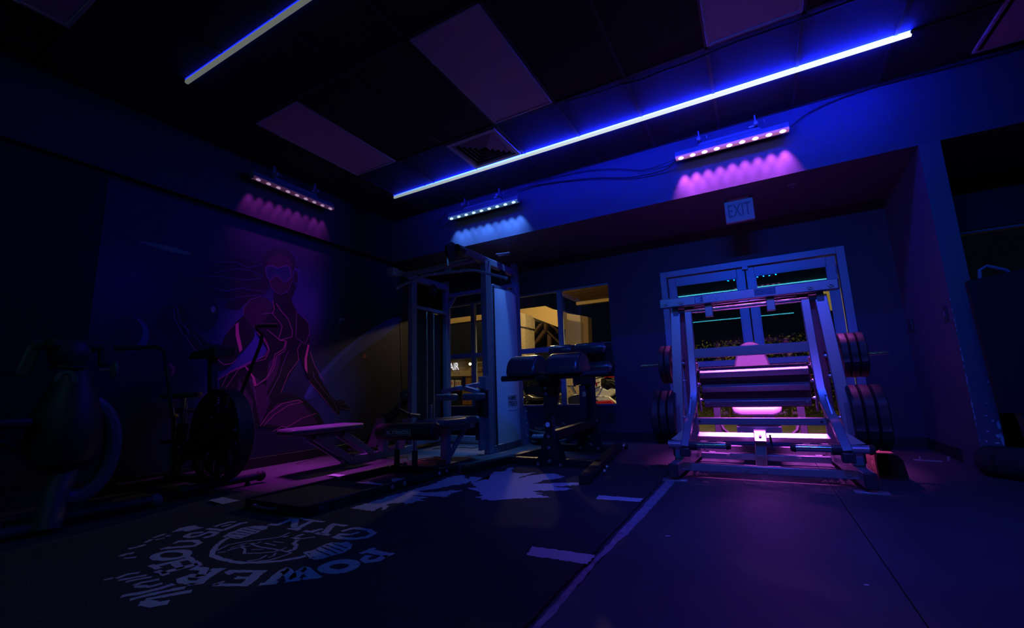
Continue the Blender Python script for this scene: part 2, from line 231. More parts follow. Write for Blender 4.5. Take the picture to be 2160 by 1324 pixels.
MURAL_PAINT = [('p','planet_rim','nebula',0,[(3201,647),(3276,799),(3377,910),(3641,1169),(4016,1444),(4448,1691),(4706,1771),(4775,1719),(4452,1485),(4022,1232),(3720,1013),(3515,835),(3387,705),(3305,643)]),('p','planet_rim','nebula2',0,[(3201,647),(3276,799),(3377,910),(3641,1169),(4016,1444),(4448,1680),(4017,1391),(3667,1121),(3423,872),(3321,743)]),('p','planet','planet_blue',0,[(1734,1234),(1732,1188),(1718,1145),(1693,1111),(1660,1088),(1623,1079),(1586,1084),(1551,1102),(1523,1132),(1503,1169),(1493,1212),(1495,1256),(1507,1297),(1530,1332),(1561,1356),(1597,1368),(1635,1365),(1672,1349),(1702,1319),(1724,1280)]),('p','planet','bg',0,[(1689,1251),(1687,1209),(1675,1171),(1653,1140),(1625,1119),(1594,1111),(1561,1115),(1531,1131),(1506,1158),(1489,1192),(1480,1231),(1481,1270),(1492,1308),(1512,1339),(1538,1361),(1570,1371),(1603,1369),(1634,1354),(1661,1327),(1679,1292)]),('p','planet','planet_pink',0,[(1949,944),(1948,928),(1942,913),(1933,901),(1920,893),(1906,890),(1892,893),(1878,900),(1867,912),(1860,926),(1856,942),(1857,959),(1862,974),(1871,986),(1883,994),(1897,997),(1912,995),(1926,987),(1937,976),(1945,961)]),('p','planet','bg',0,[(1926,934),(1925,919),(1920,906),(1912,895),(1901,888),(1888,886),(1876,888),(1864,895),(1854,905),(1847,918),(1844,932),(1844,947),(1849,960),(1857,971),(1868,978),(1880,981),(1893,979),(1905,972),(1916,962),(1923,949)]),('p','planet','planet_grey',0,[(3728,1587),(3726,1575),(3720,1564),(3711,1555),(3700,1548),(3687,1545),(3674,1545),(3662,1549),(3653,1556),(3646,1566),(3644,1577),(3645,1588),(3651,1599),(3660,1609),(3671,1615),(3684,1619),(3697,1619),(3709,1615),(3719,1608),(3725,1598)]),('p','planet','bg',0,[(3736,1571),(3734,1562),(3729,1554),(3721,1546),(3711,1541),(3700,1538),(3688,1538),(3678,1541),(3669,1547),(3664,1554),(3662,1563),(3663,1572),(3668,1580),(3676,1588),(3686,1593),(3697,1596),(3709,1596),(3720,1593),(3728,1587),(3734,1580)]),('p','planet','planet_red',0,[(4090,1167),(4089,1157),(4085,1148),(4078,1141),(4070,1136),(4061,1134),(4051,1135),(4043,1139),(4036,1146),(4031,1155),(4030,1164),(4031,1174),(4035,1183),(4041,1191),(4049,1196),(4059,1198),(4068,1197),(4077,1192),(4084,1186),(4088,1177)]),('p','painted_shine','shine',0,[(1589,2011),(1692,2022),(1839,2025),(1985,2010),(1973,1986),(1818,1974),(1683,1990),(1601,1996)]),('p','hair','hair',0,[(2664,2052),(2508,2068),(2331,2050),(2199,1976),(2095,1839),(1983,1784),(2132,1720),(2225,1642),(2346,1629),(2306,1542),(2446,1538),(2505,1622),(2684,1737),(2750,1838)]),('s','hair_strand','hairline',7,[(2664,2061),(2513,1991),(2380,2020),(2199,1976)]),('s','hair_strand','hairline',7,[(2672,1929),(2531,1969),(2385,1953),(2207,1872)]),('s','hair_strand','hairline',7,[(2664,1910),(2489,1856),(2269,1844),(2015,1799)]),('s','hair_strand','hairline',7,[(2280,1700),(2430,1760),(2700,1775)]),('s','hair_strand','hairline',7,[(2346,1629),(2468,1683),(2667,1734)]),('s','hair_strand','hairline',7,[(2131,1736),(2309,1705),(2526,1795)]),('p','painted_dumbbell','hair',0,[(1974,1382),(1972,1338),(1961,1298),(1942,1265),(1916,1243),(1887,1234),(1857,1238),(1829,1255),(1806,1282),(1790,1318),(1782,1359),(1783,1401),(1793,1440),(1811,1473),(1835,1496),(1864,1507),(1894,1505),(1923,1489),(1948,1461),(1965,1424)]),('p','painted_dumbbell','suit2',0,[(1937,1385),(1936,1351),(1928,1319),(1914,1293),(1894,1276),(1872,1269),(1849,1272),(1828,1285),(1810,1306),(1797,1335),(1791,1367),(1791,1400),(1799,1431),(1813,1457),(1832,1475),(1854,1484),(1877,1482),(1899,1469),(1918,1447),(1931,1418)]),('p','painted_forearm','suit',0,[(1884,1495),(1932,1525),(1986,1496),(2023,1365),(2069,1295),(2202,1185),(2317,1193),(2505,1142),(2393,978),(2307,929),(2185,1040),(2083,1117),(2008,1230),(1921,1354)]),('p','painted_dumbbell','suit2',0,[(2009,1544),(2068,1646),(2180,1658),(2244,1581),(2265,1457),(2233,1343),(2151,1291),(2065,1340),(2017,1440)]),('p','painted_dumbbell','planet_grey',0,[(2231,1519),(2231,1509),(2228,1500),(2224,1492),(2219,1487),(2213,1485),(2207,1485),(2201,1489),(2196,1495),(2193,1503),(2191,1513),(2191,1523),(2193,1532),(2197,1539),(2202,1544),(2208,1547),(2215,1546),(2221,1543),(2226,1536),(2229,1528)]),('p','painted_sleeve','suit',0,[(2452,1448),(2505,1504),(2605,1365),(2626,1300),(2506,1126),(2390,1009),(2300,929),(2262,1051),(2316,1209),(2346,1307),(2394,1384)]),('p','painted_body','suit',0,[(2786,1692),(2992,1749),(3069,1616),(3176,1536),(3240,1430),(3211,1258),(3122,1069),(3020,888),(2936,724),(3099,703),(3264,617),(3419,482),(3496,342),(3042,344),(2736,396),(2671,370),(2653,153),(2580,178),(2506,462),(2422,575),(2292,845),(2396,931),(2547,1001),(2692,1069),(2754,1140),(2754,1191),(2707,1239),(2660,1303),(2621,1375),(2749,1554),(2791,1613)]),('p','painted_body','suit3',0,[(2550,966),(2761,803),(2824,635),(2735,412),(2669,641)]),('p','painted_body','suit3',0,[(2750,427),(2896,615),(3141,649),(3334,469),(3403,374),(3041,361)]),('p','painted_body','suit3',0,[(2781,1039),(2920,1149),(2878,922),(2767,703)]),('p','painted_body','suit3',0,[(2493,869),(2653,642),(2635,420),(2488,711)]),('p','painted_shoulder','skin',0,[(2489,1502),(2498,1595),(2551,1671),(2651,1714),(2759,1688),(2791,1613),(2750,1537),(2703,1444),(2647,1369),(2605,1365),(2532,1458)]),('p','painted_arm','suit',0,[(3153,1571),(3230,1505),(3252,1280),(3243,1130),(3330,1002),(3424,854),(3568,662),(3639,621),(3735,628),(3838,515),(3864,490),(3691,513),(3713,435),(3597,518),(3431,694),(3263,854),(3182,1017),(3124,1160)]),('p','painted_hair_cap','hair',0,[(2668,2000),(2655,2140),(2707,2226),(2833,2301),(2952,2282),(3038,2179),(3076,2053),(3037,1836),(3001,1751),(2939,1818),(2984,2071),(2937,2192),(2820,2200),(2722,2139)]),('p','painted_face','skin',0,[(2687,2022),(2713,2136),(2819,2219),(2936,2211),(2997,2121),(3000,1961),(2957,1840),(2884,1768),(2798,1802),(2728,1896)]),('p','painted_collar','suit',0,[(2799,1784),(2884,1772),(2977,1825),(3006,1746),(2989,1688),(2787,1666)]),('p','painted_goggles','goggle',0,[(2683,2035),(2754,2070),(2829,2058),(2922,2113),(2962,2094),(2984,1995),(2924,1912),(2864,1937),(2825,1971),(2779,1948),(2742,1894),(2704,1936)]),('s','painted_eye','suit',7,[(2722,1985),(2767,2007),(2795,1988)]),('s','painted_eye','suit',7,[(2851,2004),(2897,2036),(2946,2034)]),('s','painted_eye','suit',7,[(2721,2011),(2783,2035)]),('s','painted_eye','suit',7,[(2858,2052),(2944,2077)]),('p','painted_lips','lips',0,[(2782,1844),(2812,1871),(2840,1873),(2860,1853),(2824,1825)]),('s','painted_nose','suit2',5,[(2816,1960),(2810,1907),(2837,1913)]),('p','painted_headphone','headphone',0,[(3092,2018),(3091,1987),(3086,1958),(3076,1934),(3064,1917),(3049,1910),(3034,1912),(3020,1923),(3008,1942),(3000,1968),(2996,1997),(2996,2028),(3002,2057),(3011,2081),(3024,2098),(3038,2106),(3053,2104),(3068,2093),(3080,2074),(3088,2048)]),('p','painted_headphone','suit2',0,[(3066,2008),(3066,1985),(3063,1963),(3057,1945),(3049,1932),(3040,1927),(3030,1929),(3021,1938),(3014,1953),(3008,1973),(3006,1996),(3006,2019),(3009,2041),(3015,2059),(3022,2072),(3032,2078),(3041,2076),(3050,2067),(3058,2052),(3063,2032)]),('s','painted_headphone','headphone',6,[(3022,2098),(3046,2220),(2972,2287)]),('s','goggle_line','goggleline',9,[(2683,2035),(2754,2070),(2829,2058),(2922,2113),(2962,2094),(2984,1995),(2924,1912),(2864,1937),(2825,1971),(2779,1948),(2742,1894),(2704,1936),(2683,2035)]),('p','suit_stripe','pink',0,[(2424,1395),(2449,1423),(2461,1318),(2507,1158),(2483,1124),(2432,1282)]),('p','suit_stripe','pink',0,[(2531,1001),(2556,990),(2645,886),(2672,801),(2648,796),(2620,886)]),('p','suit_stripe','pink',0,[(3228,1259),(3249,1251),(3224,1092),(3242,930),(3204,981),(3195,1090)]),('p','suit_stripe','pink',0,[(2569,395),(2600,345),(2646,200),(2632,153),(2585,331)]),('s','suit_line','line',5,[(2786,1692),(2810,1598),(2785,1559),(2883,1465),(2910,1423),(2875,1286)]),('s','suit_line','line',5,[(2824,1671),(2874,1607),(2976,1512),(3031,1390),(3029,1326),(2894,1279),(2742,1379)]),('s','suit_line','line2',5,[(3069,1616),(3075,1321),(3196,1257),(3237,1373)]),('s','suit_line','line',5,[(2631,1351),(2714,1273),(2773,1175),(2742,1105),(2593,1040),(2396,931),(2339,799)]),('s','suit_line','line',5,[(2656,1362),(2751,1242),(2783,1158),(2744,1071),(2610,1033),(2486,964),(2377,783)]),('s','suit_line','line',6,[(2884,1278),(2960,1276),(2937,1185),(2844,1124),(2828,1006),(2773,887),(2672,804)]),('s','suit_line','line',5,[(2970,1273),(2953,1168),(2863,1111),(2847,990),(2774,870),(2678,815)]),('s','suit_line','line2',5,[(2995,1171),(2929,992),(2915,922),(2787,662)]),('s','suit_line','line',5,[(3138,1262),(3102,1195),(3122,1078),(3009,923),(2936,724)]),('s','suit_line','line2',5,[(2622,853),(2664,723),(2679,625)]),('s','suit_line','line',6,[(2735,404),(2813,520),(2952,613),(3141,644),(3203,620),(3028,593),(2868,500),(2769,401)]),('s','suit_line','line',6,[(2869,338),(2965,379),(3022,362),(3192,444),(3376,489)]),('s','suit_line','line',5,[(2490,680),(2577,566),(2642,436),(2664,355)]),('s','suit_line','line',6,[(2506,672),(2614,485),(2631,358)]),('s','suit_line','line2',5,[(1891,1482),(1906,1381),(1980,1257),(2040,1240),(1993,1332),(2003,1378)]),('s','suit_line','line2',5,[(1908,1506),(1952,1357),(2029,1291)]),('s','suit_line','line',5,[(2000,1244),(2082,1132),(2111,1104)]),('s','suit_line','line2',5,[(2065,1257),(2124,1195),(2134,1165)]),('s','suit_line','line',6,[(2276,1054),(2346,1000),(2420,1018),(2456,1062)]),('s','suit_line','line2',5,[(2688,1537),(2821,1564)]),('s','suit_line','line2',5,[(3153,1571),(3231,1486),(3244,1354)]),('s','suit_line','line',5,[(3252,854),(3432,685),(3597,509),(3694,436)]),('s','suit_line','line2',5,[(3310,965),(3324,891),(3498,702),(3617,603),(3669,486)]),('s','suit_line','line',5,[(3257,1186),(3329,1021),(3469,835)]),('s','suit_line','line2',5,[(3664,592),(3735,618)]),('s','suit_line','line2',5,[(3689,562),(3822,595)]),('s','suit_line','line2',5,[(3690,533),(3851,499)]),('s','suit_line','line2',4,[(2489,1502),(2494,1586),(2551,1666),(2651,1714)]),('s','suit_line','line2',4,[(2340,1290),(2387,1367),(2454,1423)]),('s','suit_line','line',5,[(2291,853),(2397,923),(2539,998)]),('s','suit_line','line2',4,[(2737,1889),(2779,1807),(2865,1768),(2957,1831),(2994,1950)]),('s','suit_line','line2',4,[(2504,711),(2416,652)]),('p','star','star',0,[(1639,1823),(1642,1826),(1645,1823),(1642,1820)]),('p','star','star',0,[(2511,1714),(2513,1716),(2515,1714),(2513,1712)]),('p','star','star',0,[(1661,1226),(1664,1229),(1667,1226),(1664,1223)]),('p','star','star',0,[(4226,2620),(4230,2624),(4234,2620),(4230,2616)]),('p','star','star',0,[(1874,1118),(1878,1122),(1882,1118),(1878,1114)]),('p','star','star',0,[(4378,789),(4381,792),(4384,789),(4381,786)]),('p','star','star',0,[(1390,1114),(1394,1118),(1398,1114),(1394,1110)]),('p','star','star',0,[(2030,1691),(2032,1693),(2034,1691),(2032,1689)]),('p','star','star',0,[(2250,1992),(2254,1996),(2258,1992),(2254,1988)]),('p','star','star',0,[(3661,2509),(3664,2512),(3667,2509),(3664,2506)]),('p','star','star',0,[(2650,750),(2654,754),(2658,750),(2654,746)]),('p','star','star',0,[(1589,1371),(1592,1374),(1595,1371),(1592,1368)]),('p','star','star',0,[(2275,1587),(2277,1589),(2279,1587),(2277,1585)]),('p','star','star',0,[(1388,736),(1392,740),(1396,736),(1392,732)]),('p','star','star',0,[(4009,2392),(4011,2394),(4013,2392),(4011,2390)]),('p','star','star',0,[(3782,2292),(3784,2294),(3786,2292),(3784,2290)]),('p','star','star',0,[(1757,1965),(1760,1968),(1763,1965),(1760,1962)]),('p','star','star',0,[(3103,717),(3107,721),(3111,717),(3107,713)]),('p','star','star',0,[(1846,1799),(1850,1803),(1854,1799),(1850,1795)]),('p','star','star',0,[(2169,670),(2173,674),(2177,670),(2173,666)]),('p','star','star',0,[(3964,1961),(3967,1964),(3970,1961),(3967,1958)]),('p','star','star',0,[(2096,647),(2099,650),(2102,647),(2099,644)]),('p','star','star',0,[(2035,872),(2038,875),(2041,872),(2038,869)]),('p','star','star',0,[(4078,2380),(4080,2382),(4082,2380),(4080,2378)]),('p','star','star',0,[(1277,1653),(1281,1657),(1285,1653),(1281,1649)]),('p','star','star',0,[(4424,1322),(4428,1326),(4432,1322),(4428,1318)]),('p','star','star',0,[(2322,1746),(2324,1748),(2326,1746),(2324,1744)]),('p','star','star',0,[(3657,1906),(3660,1909),(3663,1906),(3660,1903)]),('p','star','star',0,[(1605,1697),(1607,1699),(1609,1697),(1607,1695)]),('p','star','star',0,[(1699,1638),(1701,1640),(1703,1638),(1701,1636)]),('p','star','star',0,[(1943,751),(1946,754),(1949,751),(1946,748)]),('p','star','star',0,[(4024,1195),(4028,1199),(4032,1195),(4028,1191)]),('p','star','star',0,[(1678,780),(1680,782),(1682,780),(1680,778)]),('p','star','star',0,[(1944,1080),(1948,1084),(1952,1080),(1948,1076)]),('p','star','star',0,[(1864,1411),(1866,1413),(1868,1411),(1866,1409)]),('p','star','star',0,[(4165,567),(4167,569),(4169,567),(4167,565)]),('p','star','star',0,[(3774,1953),(3778,1957),(3782,1953),(3778,1949)]),('p','star','star',0,[(2906,2234),(2908,2236),(2910,2234),(2908,2232)]),('p','star','star',0,[(3337,1896),(3339,1898),(3341,1896),(3339,1894)]),('p','star','star',0,[(2089,1485),(2091,1487),(2093,1485),(2091,1483)]),('p','star','star',0,[(1590,1737),(1594,1741),(1598,1737),(1594,1733)]),('p','star','star',0,[(3856,2323),(3859,2326),(3862,2323),(3859,2320)]),('p','star','star',0,[(3896,1402),(3898,1404),(3900,1402),(3898,1400)]),('p','star','star',0,[(1540,1122),(1544,1126),(1548,1122),(1544,1118)]),('p','star','star',0,[(1207,1809),(1211,1813),(1215,1809),(1211,1805)]),('p','star','star',0,[(1436,1175),(1439,1178),(1442,1175),(1439,1172)]),('p','star','star',0,[(3714,836),(3716,838),(3718,836),(3716,834)]),('p','star','star',0,[(4353,1659),(4355,1661),(4357,1659),(4355,1657)]),('p','star','star',0,[(1446,1099),(1449,1102),(1452,1099),(1449,1096)]),('p','star','star',0,[(2409,1460),(2412,1463),(2415,1460),(2412,1457)]),('p','star','star',0,[(1387,775),(1389,777),(1391,775),(1389,773)]),('p','star','star',0,[(1446,1179),(1449,1182),(1452,1179),(1449,1176)]),('p','star','star',0,[(3850,2190),(3852,2192),(3854,2190),(3852,2188)]),('p','star','star',0,[(1943,794),(1946,797),(1949,794),(1946,791)]),('p','star','star',0,[(2554,717),(2556,719),(2558,717),(2556,715)]),('p','star','star',0,[(1632,1713),(1636,1717),(1640,1713),(1636,1709)]),('p','star','star',0,[(1166,1774),(1169,1777),(1172,1774),(1169,1771)]),('p','star','star',0,[(2560,709),(2564,713),(2568,709),(2564,705)]),('p','star','star',0,[(1893,785),(1896,788),(1899,785),(1896,782)])]
OUTSIDE = [('stone_block','stone',9.2,0.5,[(-4945,2539),(-4681,2436),(-4683,2121),(-4936,2177)]),('stone_block','stone',9.2,0.5,[(-4937,2151),(-4708,2078),(-4707,1058),(-4951,1069)]),('back_panel','darkblue',12.6,0.1,[(-6777,3112),(-4966,2909),(-5092,746),(-6868,806)]),('timber_brace','timber',12.4,0.15,[(-5839,2679),(-5719,2694),(-6082,2306),(-6176,2232),(-6219,2291)]),('timber_brace','timber',12.4,0.15,[(-6059,2798),(-5970,2774),(-6193,2535),(-6221,2593)]),('timber_brace','timber',12.4,0.15,[(-5700,2489),(-5615,2427),(-6068,1966),(-6191,1907),(-6172,1987)]),('timber_brace','timber',12.4,0.15,[(-5628,2455),(-5542,2420),(-5173,2069),(-5179,1964)]),('timber_brace','timber',12.4,0.15,[(-5488,2616),(-5387,2593),(-5155,2384),(-5160,2292)]),('timber_brace','timber',12.4,0.15,[(-5675,2689),(-5588,2653),(-5613,2453),(-5685,2487)]),('timber_brace','timber',12.4,0.15,[(-5575,2342),(-5463,2252),(-5481,1922),(-5598,1904)]),('beige_wall','beige',11,0.3,[(-4374,2665),(-3961,2554),(-3987,1735),(-4010,148),(-4480,153),(-4447,1643)]),('beige_wall_return','brown',11.1,0.3,[(-3997,2571),(-3789,2510),(-3866,142),(-4072,144)]),('eave_board','tan2',9.6,0.35,[(-5395,2652),(-5161,2649),(-4335,2646),(-4140,2541),(-3923,2481),(-3946,2063),(-4860,2483),(-5163,2601)]),('fascia_board','tan2',12,0.2,[(-10217,3139),(-9107,3128),(-7776,3129),(-6789,3085),(-6793,2981),(-7780,2956),(-9109,2954),(-10217,2989)]),('dark_glazing','darkblue',12.1,0.1,[(-10302,3008),(-6850,3000),(-6898,1649),(-10300,1863)]),('shop_wall','tan',12.4,0.2,[(-10556,1859),(-7068,1703),(-7127,53),(-10553,79)]),('beige_band','beige',12.3,0.15,[(-10048,1398),(-8387,1342),(-8391,1163),(-10048,1216)]),('ledge','beige',12.35,0.05,[(-8302,1639),(-7968,1629),(-7970,1558),(-8304,1577)]),('ledge','brown',12.35,0.05,[(-8307,1407),(-7975,1390),(-7977,1298),(-8310,1314)]),('wood_panel','wood',12.3,0.08,[(-8741,1100),(-8581,1094),(-8587,770),(-8746,775)]),('wood_panel','wood',12.3,0.08,[(-8562,1093),(-8400,1086),(-8407,765),(-8568,770)]),('wood_panel','wood',12.3,0.08,[(-8750,591),(-8553,586),(-8557,403),(-8753,407)]),('wood_panel','wood',12.3,0.08,[(-8738,376),(-8538,372),(-8541,236),(-8741,238)]),('wood_panel','wood',12.3,0.08,[(-8507,615),(-8384,612),(-8392,234),(-8515,235)]),('shop_window','darkblue',12.35,0.05,[(-9516,1132),(-8799,1103),(-8815,206),(-9524,215)]),('poster','poster',12.25,0.03,[(-9288,1069),(-9057,1060),(-9060,779),(-9291,786)]),('poster','poster',12.25,0.03,[(-8994,1057),(-8767,1048),(-8772,771),(-8998,777)]),('red_sign','red',12.25,0.03,[(-9291,768),(-9061,767),(-9062,692),(-9292,693)]),('red_sign','red',12.25,0.03,[(-8972,758),(-8799,759),(-8800,685),(-8973,684)]),('upper_fairing','white',7.0,0.12,[(-2469,722),(-2385,816),(-2354,841),(-2247,852),(-2251,719),(-2250,664),(-2140,615),(-2071,659),(-2009,630),(-1996,576),(-2081,524),(-2311,483),(-2443,532),(-2469,579),(-2463,671)]),('headlight','lens',6.86,0.02,[(-2368,629),(-2214,672),(-2247,603),(-2353,574)]),('air_scoop','red',6.86,0.015,[(-2280,739),(-2213,754),(-2214,737),(-2258,725),(-2266,675),(-2284,676)]),('scoop_edge','black',6.86,0.012,[(-2378,634),(-2208,687),(-2207,673),(-2369,624)]),('lower_fairing','white',6.98,0.1,[(-2464,551),(-2113,516),(-1997,403),(-2007,390),(-2080,453),(-2297,443)]),('belly_pan','red',6.97,0.1,[(-2594,453),(-2294,443),(-2073,458),(-2012,346),(-2601,352)]),('side_panel','red',7.05,0.08,[(-2600,835),(-2375,844),(-2507,723),(-2587,726)]),('engine','black',7.02,0.14,[(-2247,802),(-2179,822),(-2009,826),(-1917,815),(-1864,563),(-2000,575),(-2014,630),(-2077,658),(-2146,615),(-2247,673)]),('screen','red',7.01,0.03,[(-2194,827),(-2099,843),(-1996,832),(-1998,814),(-2176,815)])]
# ================================================================ the room shell
XL, XLS, YB, YS, ZC, ZS = -4.42, -4.363, 5.68, 4.494, 3.13, 2.515
R = 5.0; YR = -9.0
struct('floor', MB().bx(XL - .2, R, YR, YB + .2, -0.2, -0.012), BASEB)
FLOOR = bpy.data.objects['floor']
xs = [-4.62, -3.15, -0.63, 0.33, 1.30, 2.52, 3.74, 5.0]
for i in range(len(xs) - 1):
    struct('rubber_mat', MB().bx(xs[i] + .002, xs[i + 1] - .002, YR, YB + .02, -0.012, 0.0), RUBBER, FLOOR)
struct('wall_left', MB().bx(XL - .2, XL, YR, YB + .2, 0, ZS + .1), mat('left_wall_shaded', (0.004, 0.004, 0.006), .7, bump=(160, 0.4, 0.003)))  # dimness of the left side put into the colour, darker than other walls
struct('wall_left_upper', MB().bx(XL - .2, XLS, YR, YS, ZS, ZC + .02), mat('left_soffit_shaded', (0.024, 0.020, 0.032), .55, bump=(160, 0.5, 0.004)))  # soffit colour also darkened to shade the left side
struct('wall_back_upper', MB().bx(XL - .2, R, YS, YB + .2, ZS, ZC + .02), WALL)
b = MB(); W1 = (-4.40, -1.63, 0.44, 2.06); DR = (-0.95, 0.945, 2.07); W2 = (1.72, 3.9, 0.5, 2.04)
T_ = YB + .2
b.bx(XL, W1[0], YB, T_, 0, ZS).bx(W1[0], W1[1], YB, T_, 0, W1[2]).bx(W1[0], W1[1], YB, T_, W1[3], ZS)
b.bx(W1[1], DR[0], YB, T_, 0, ZS).bx(DR[0], DR[1], YB, T_, DR[2], ZS).bx(DR[1], W2[0], YB, T_, 0, ZS)
b.bx(W2[0], W2[1], YB, T_, 0, W2[2]).bx(W2[0], W2[1], YB, T_, W2[3], ZS).bx(W2[1], R, YB, T_, 0, ZS)
struct('wall_back', b, WALLDARK)
COLM = mat('column_paint', (0.10, 0.095, 0.14), 0.55, bump=(160, 0.4, 0.003))
col = struct('wall_column', MB().bx(1.335, 1.468, YS, YB, 0, ZS), COLM)
struct('wall_right', MB().bx(R, R + .2, YR, YB + .2, 0, ZC), WALLDARK)
struct('wall_front', MB().bx(XL - .2, R + .2, YR - .2, YR, 0, ZC), WALLDARK)
# bare plaster showing where the column paint has chipped away
random.seed(11); b = MB()
def blob(b, x, z, w, h, y=YS - 0.0012):
    n = 9; b.poly([(x + w * math.cos(2 * PI * i / n) * random.uniform(.6, 1.1), y, z + h * math.sin(2 * PI * i / n) * random.uniform(.5, 1.1)) for i in range(n)][::-1])
for i in range(46):
    z = 1.25 * random.random() ** 1.4; blob(b, 1.3365 + .003 * random.random(), z, random.uniform(.0015, .004), random.uniform(.008, .03))
for x, z, ww, h in [(1.455, .31, .012, .035), (1.458, .22, .01, .05), (1.44, .24, .014, .02), (1.425, .13, .012, .012), (1.40, .10, .02, .009), (1.352, .10, .009, .02), (1.345, .03, .007, .02), (1.385, .045, .010, .008), (1.41, .03, .02, .012), (1.375, .20, .006, .008), (1.46, .06, .006, .04), (1.40, .38, .01, .006), (1.43, .345, .008, .008), (1.415, .47, .006, .005), (1.447, .62, .006, .008), (1.39, .27, .012, .005), (1.37, .155, .008, .006), (1.43, .19, .016, .006), (1.347, .14, .004, .012)]:
    blob(b, x, z, ww, h)
cp = struct('plaster_patch', b, CHIP, col); cp['kind'] = 'stuff'
for nm, args in (('baseboard_back', [(XL, DR[0] - .02, YB - .012, YB)]), ('baseboard_back_right', [(DR[1] + .02, 1.335, YB - .012, YB), (1.47, 4.9, YB - .012, YB)]), ('baseboard_left', [(XL, XL + .012, YR, YB - .012)]), ('baseboard_column', [(1.323, 1.335, 4.86, YB - .012)])):
    b = MB()
    for x0, x1, y0, y1 in args: b.bx(x0, x1, y0, y1, 0, .1)
    struct(nm, b, BASEB, bev=.003)
# ---- ceiling: lay-in grid with individual tiles
gx = [-4.34 + .61 * i for i in range(16)]; gy = [-9.0 + 0.0, -8.1, -6.89, -5.67, -4.45, -3.23, -2.01, -1.58, -.36, .85, 2.06, 3.27, 3.88, 4.494]
LIGHTS = [(1, 10), (4, 10), (7, 10), (10, 10), (1, 8), (4, 8), (7, 8), (10, 8)]
skip = {(1, 10): 1, (4, 10): 1, (7, 10): 1, (1, 8): 1, (4, 8): 1, (3, 11): 1}
ceil_b = MB().bx(XL, R, YR, YS + .02, ZC + .03, ZC + .2); ceil = struct('ceiling', ceil_b, TILE)
g = MB()
for x in gx: g.bx(x - .012, x + .012, YR, YS, ZC - .004, ZC + .03)
for y in gy: g.bx(XLS, R, y - .012, y + .012, ZC - .004, ZC + .03)
go = struct('ceiling_grid', g, GRID, ceil); go['kind'] = 'stuff'
cache = {}
for i in range(len(gx) - 1):
    for j in range(len(gy) - 1):
        if (i, j) in skip: continue
        w_, h_ = gx[i + 1] - gx[i] - .026, gy[j + 1] - gy[j] - .026; k = (round(w_, 3), round(h_, 3))
        if k not in cache:
            cache[k] = mesh_of('ceiling_tile', MB().bx(-w_ / 2, w_ / 2, -h_ / 2, h_ / 2, 0, .015), TILE)
        o = bpy.data.objects.new('ceiling_tile', cache[k]); C.objects.link(o); o.parent = ceil
        o.location = ((gx[i] + gx[i + 1]) / 2, (gy[j] + gy[j + 1]) / 2, ZC + random.uniform(.002, .006))
# ---- fluorescent troffers (switched off)
def troffer(x0, x1, y0, y1, label):
    t = Thing('ceiling_light', label, 'ceiling light', ((x0 + x1) / 2, (y0 + y1) / 2, ZC), 'switched-off ceiling lights')
    f = .022; z = ZC - .012
    b = MB().bx(x0, x1, y0, y0 + f, z, ZC + .02).bx(x0, x1, y1 - f, y1, z, ZC + .02).bx(x0, x0 + f, y0 + f, y1 - f, z, ZC + .02).bx(x1 - f, x1, y0 + f, y1 - f, z, ZC + .02)
    t.part('frame', b, LENSF, .003)
    t.part('lens', MB().bx(x0 + f, x1 - f, y0 + f, y1 - f, ZC - .004, ZC + .01), LENS)
    for yy in (y0 + .25, y1 - .25): t.part('latch', MB().bx(x0 + .002, x0 + .014, yy - .02, yy + .02, z - .006, z), LENSF)
troffer(-3.72, -3.135, 2.085, 3.255, 'dark rectangular ceiling light at the left, above the left pink light bar')
troffer(-1.885, -1.305, 2.075, 3.24, 'large rectangular ceiling light in the top centre, nearest the square vent')
troffer(-.065, .53, 2.075, 3.25, 'ceiling light cut by the top edge, above the blue strip and right pink bar')
troffer(1.72, 2.33, 3.24, 4.42, 'ceiling light cut off by the upper right corner')
troffer(-3.72, -3.135, -.345, .845, 'nearly black ceiling light at the upper left corner')
t = Thing('ceiling_vent', 'square ceiling air vent with nested louvres beside the blue strip', 'vent', (-2.22, 3.57, ZC))
x0, x1, y0, y1 = -2.50, -1.93, 3.29, 3.84
t.part('frame', MB().bx(x0, x1, y0, y0 + .04, ZC - .015, ZC + .02).bx(x0, x1, y1 - .04, y1, ZC - .015, ZC + .02).bx(x0, x0 + .04, y0 + .04, y1 - .04, ZC - .015, ZC + .02).bx(x1 - .04, x1, y0 + .04, y1 - .04, ZC - .015, ZC + .02), LENSF, .003)
t.part('duct', MB().bx(x0 + .04, x1 - .04, y0 + .04, y1 - .04, ZC + .018, ZC + .025), BLK)
for k in range(5):
    a = .05 + .042 * k; b = MB(); z0, z1 = ZC - .012, ZC + .012; e = .018
    for (p, q, r_, s_) in (((x0 + a, y0 + a), (x1 - a, y0 + a), (x1 - a - e, y0 + a + e), (x0 + a + e, y0 + a + e)), ((x1 - a, y0 + a), (x1 - a, y1 - a), (x1 - a - e, y1 - a - e), (x1 - a - e, y0 + a + e)), ((x1 - a, y1 - a), (x0 + a, y1 - a), (x0 + a + e, y1 - a - e), (x1 - a - e, y1 - a - e)), ((x0 + a, y1 - a), (x0 + a, y0 + a), (x0 + a + e, y0 + a + e), (x0 + a + e, y1 - a - e))):
        b.add([(p[0], p[1], z1), (q[0], q[1], z1), (r_[0], r_[1], z0), (s_[0], s_[1], z0), (p[0], p[1], z1 + .003), (q[0], q[1], z1 + .003), (r_[0], r_[1], z0 + .003), (s_[0], s_[1], z0 + .003)], [(0, 1, 2, 3), (7, 6, 5, 4), (0, 4, 5, 1), (2, 6, 7, 3)])
    t.part('louvre', b, LENSF)
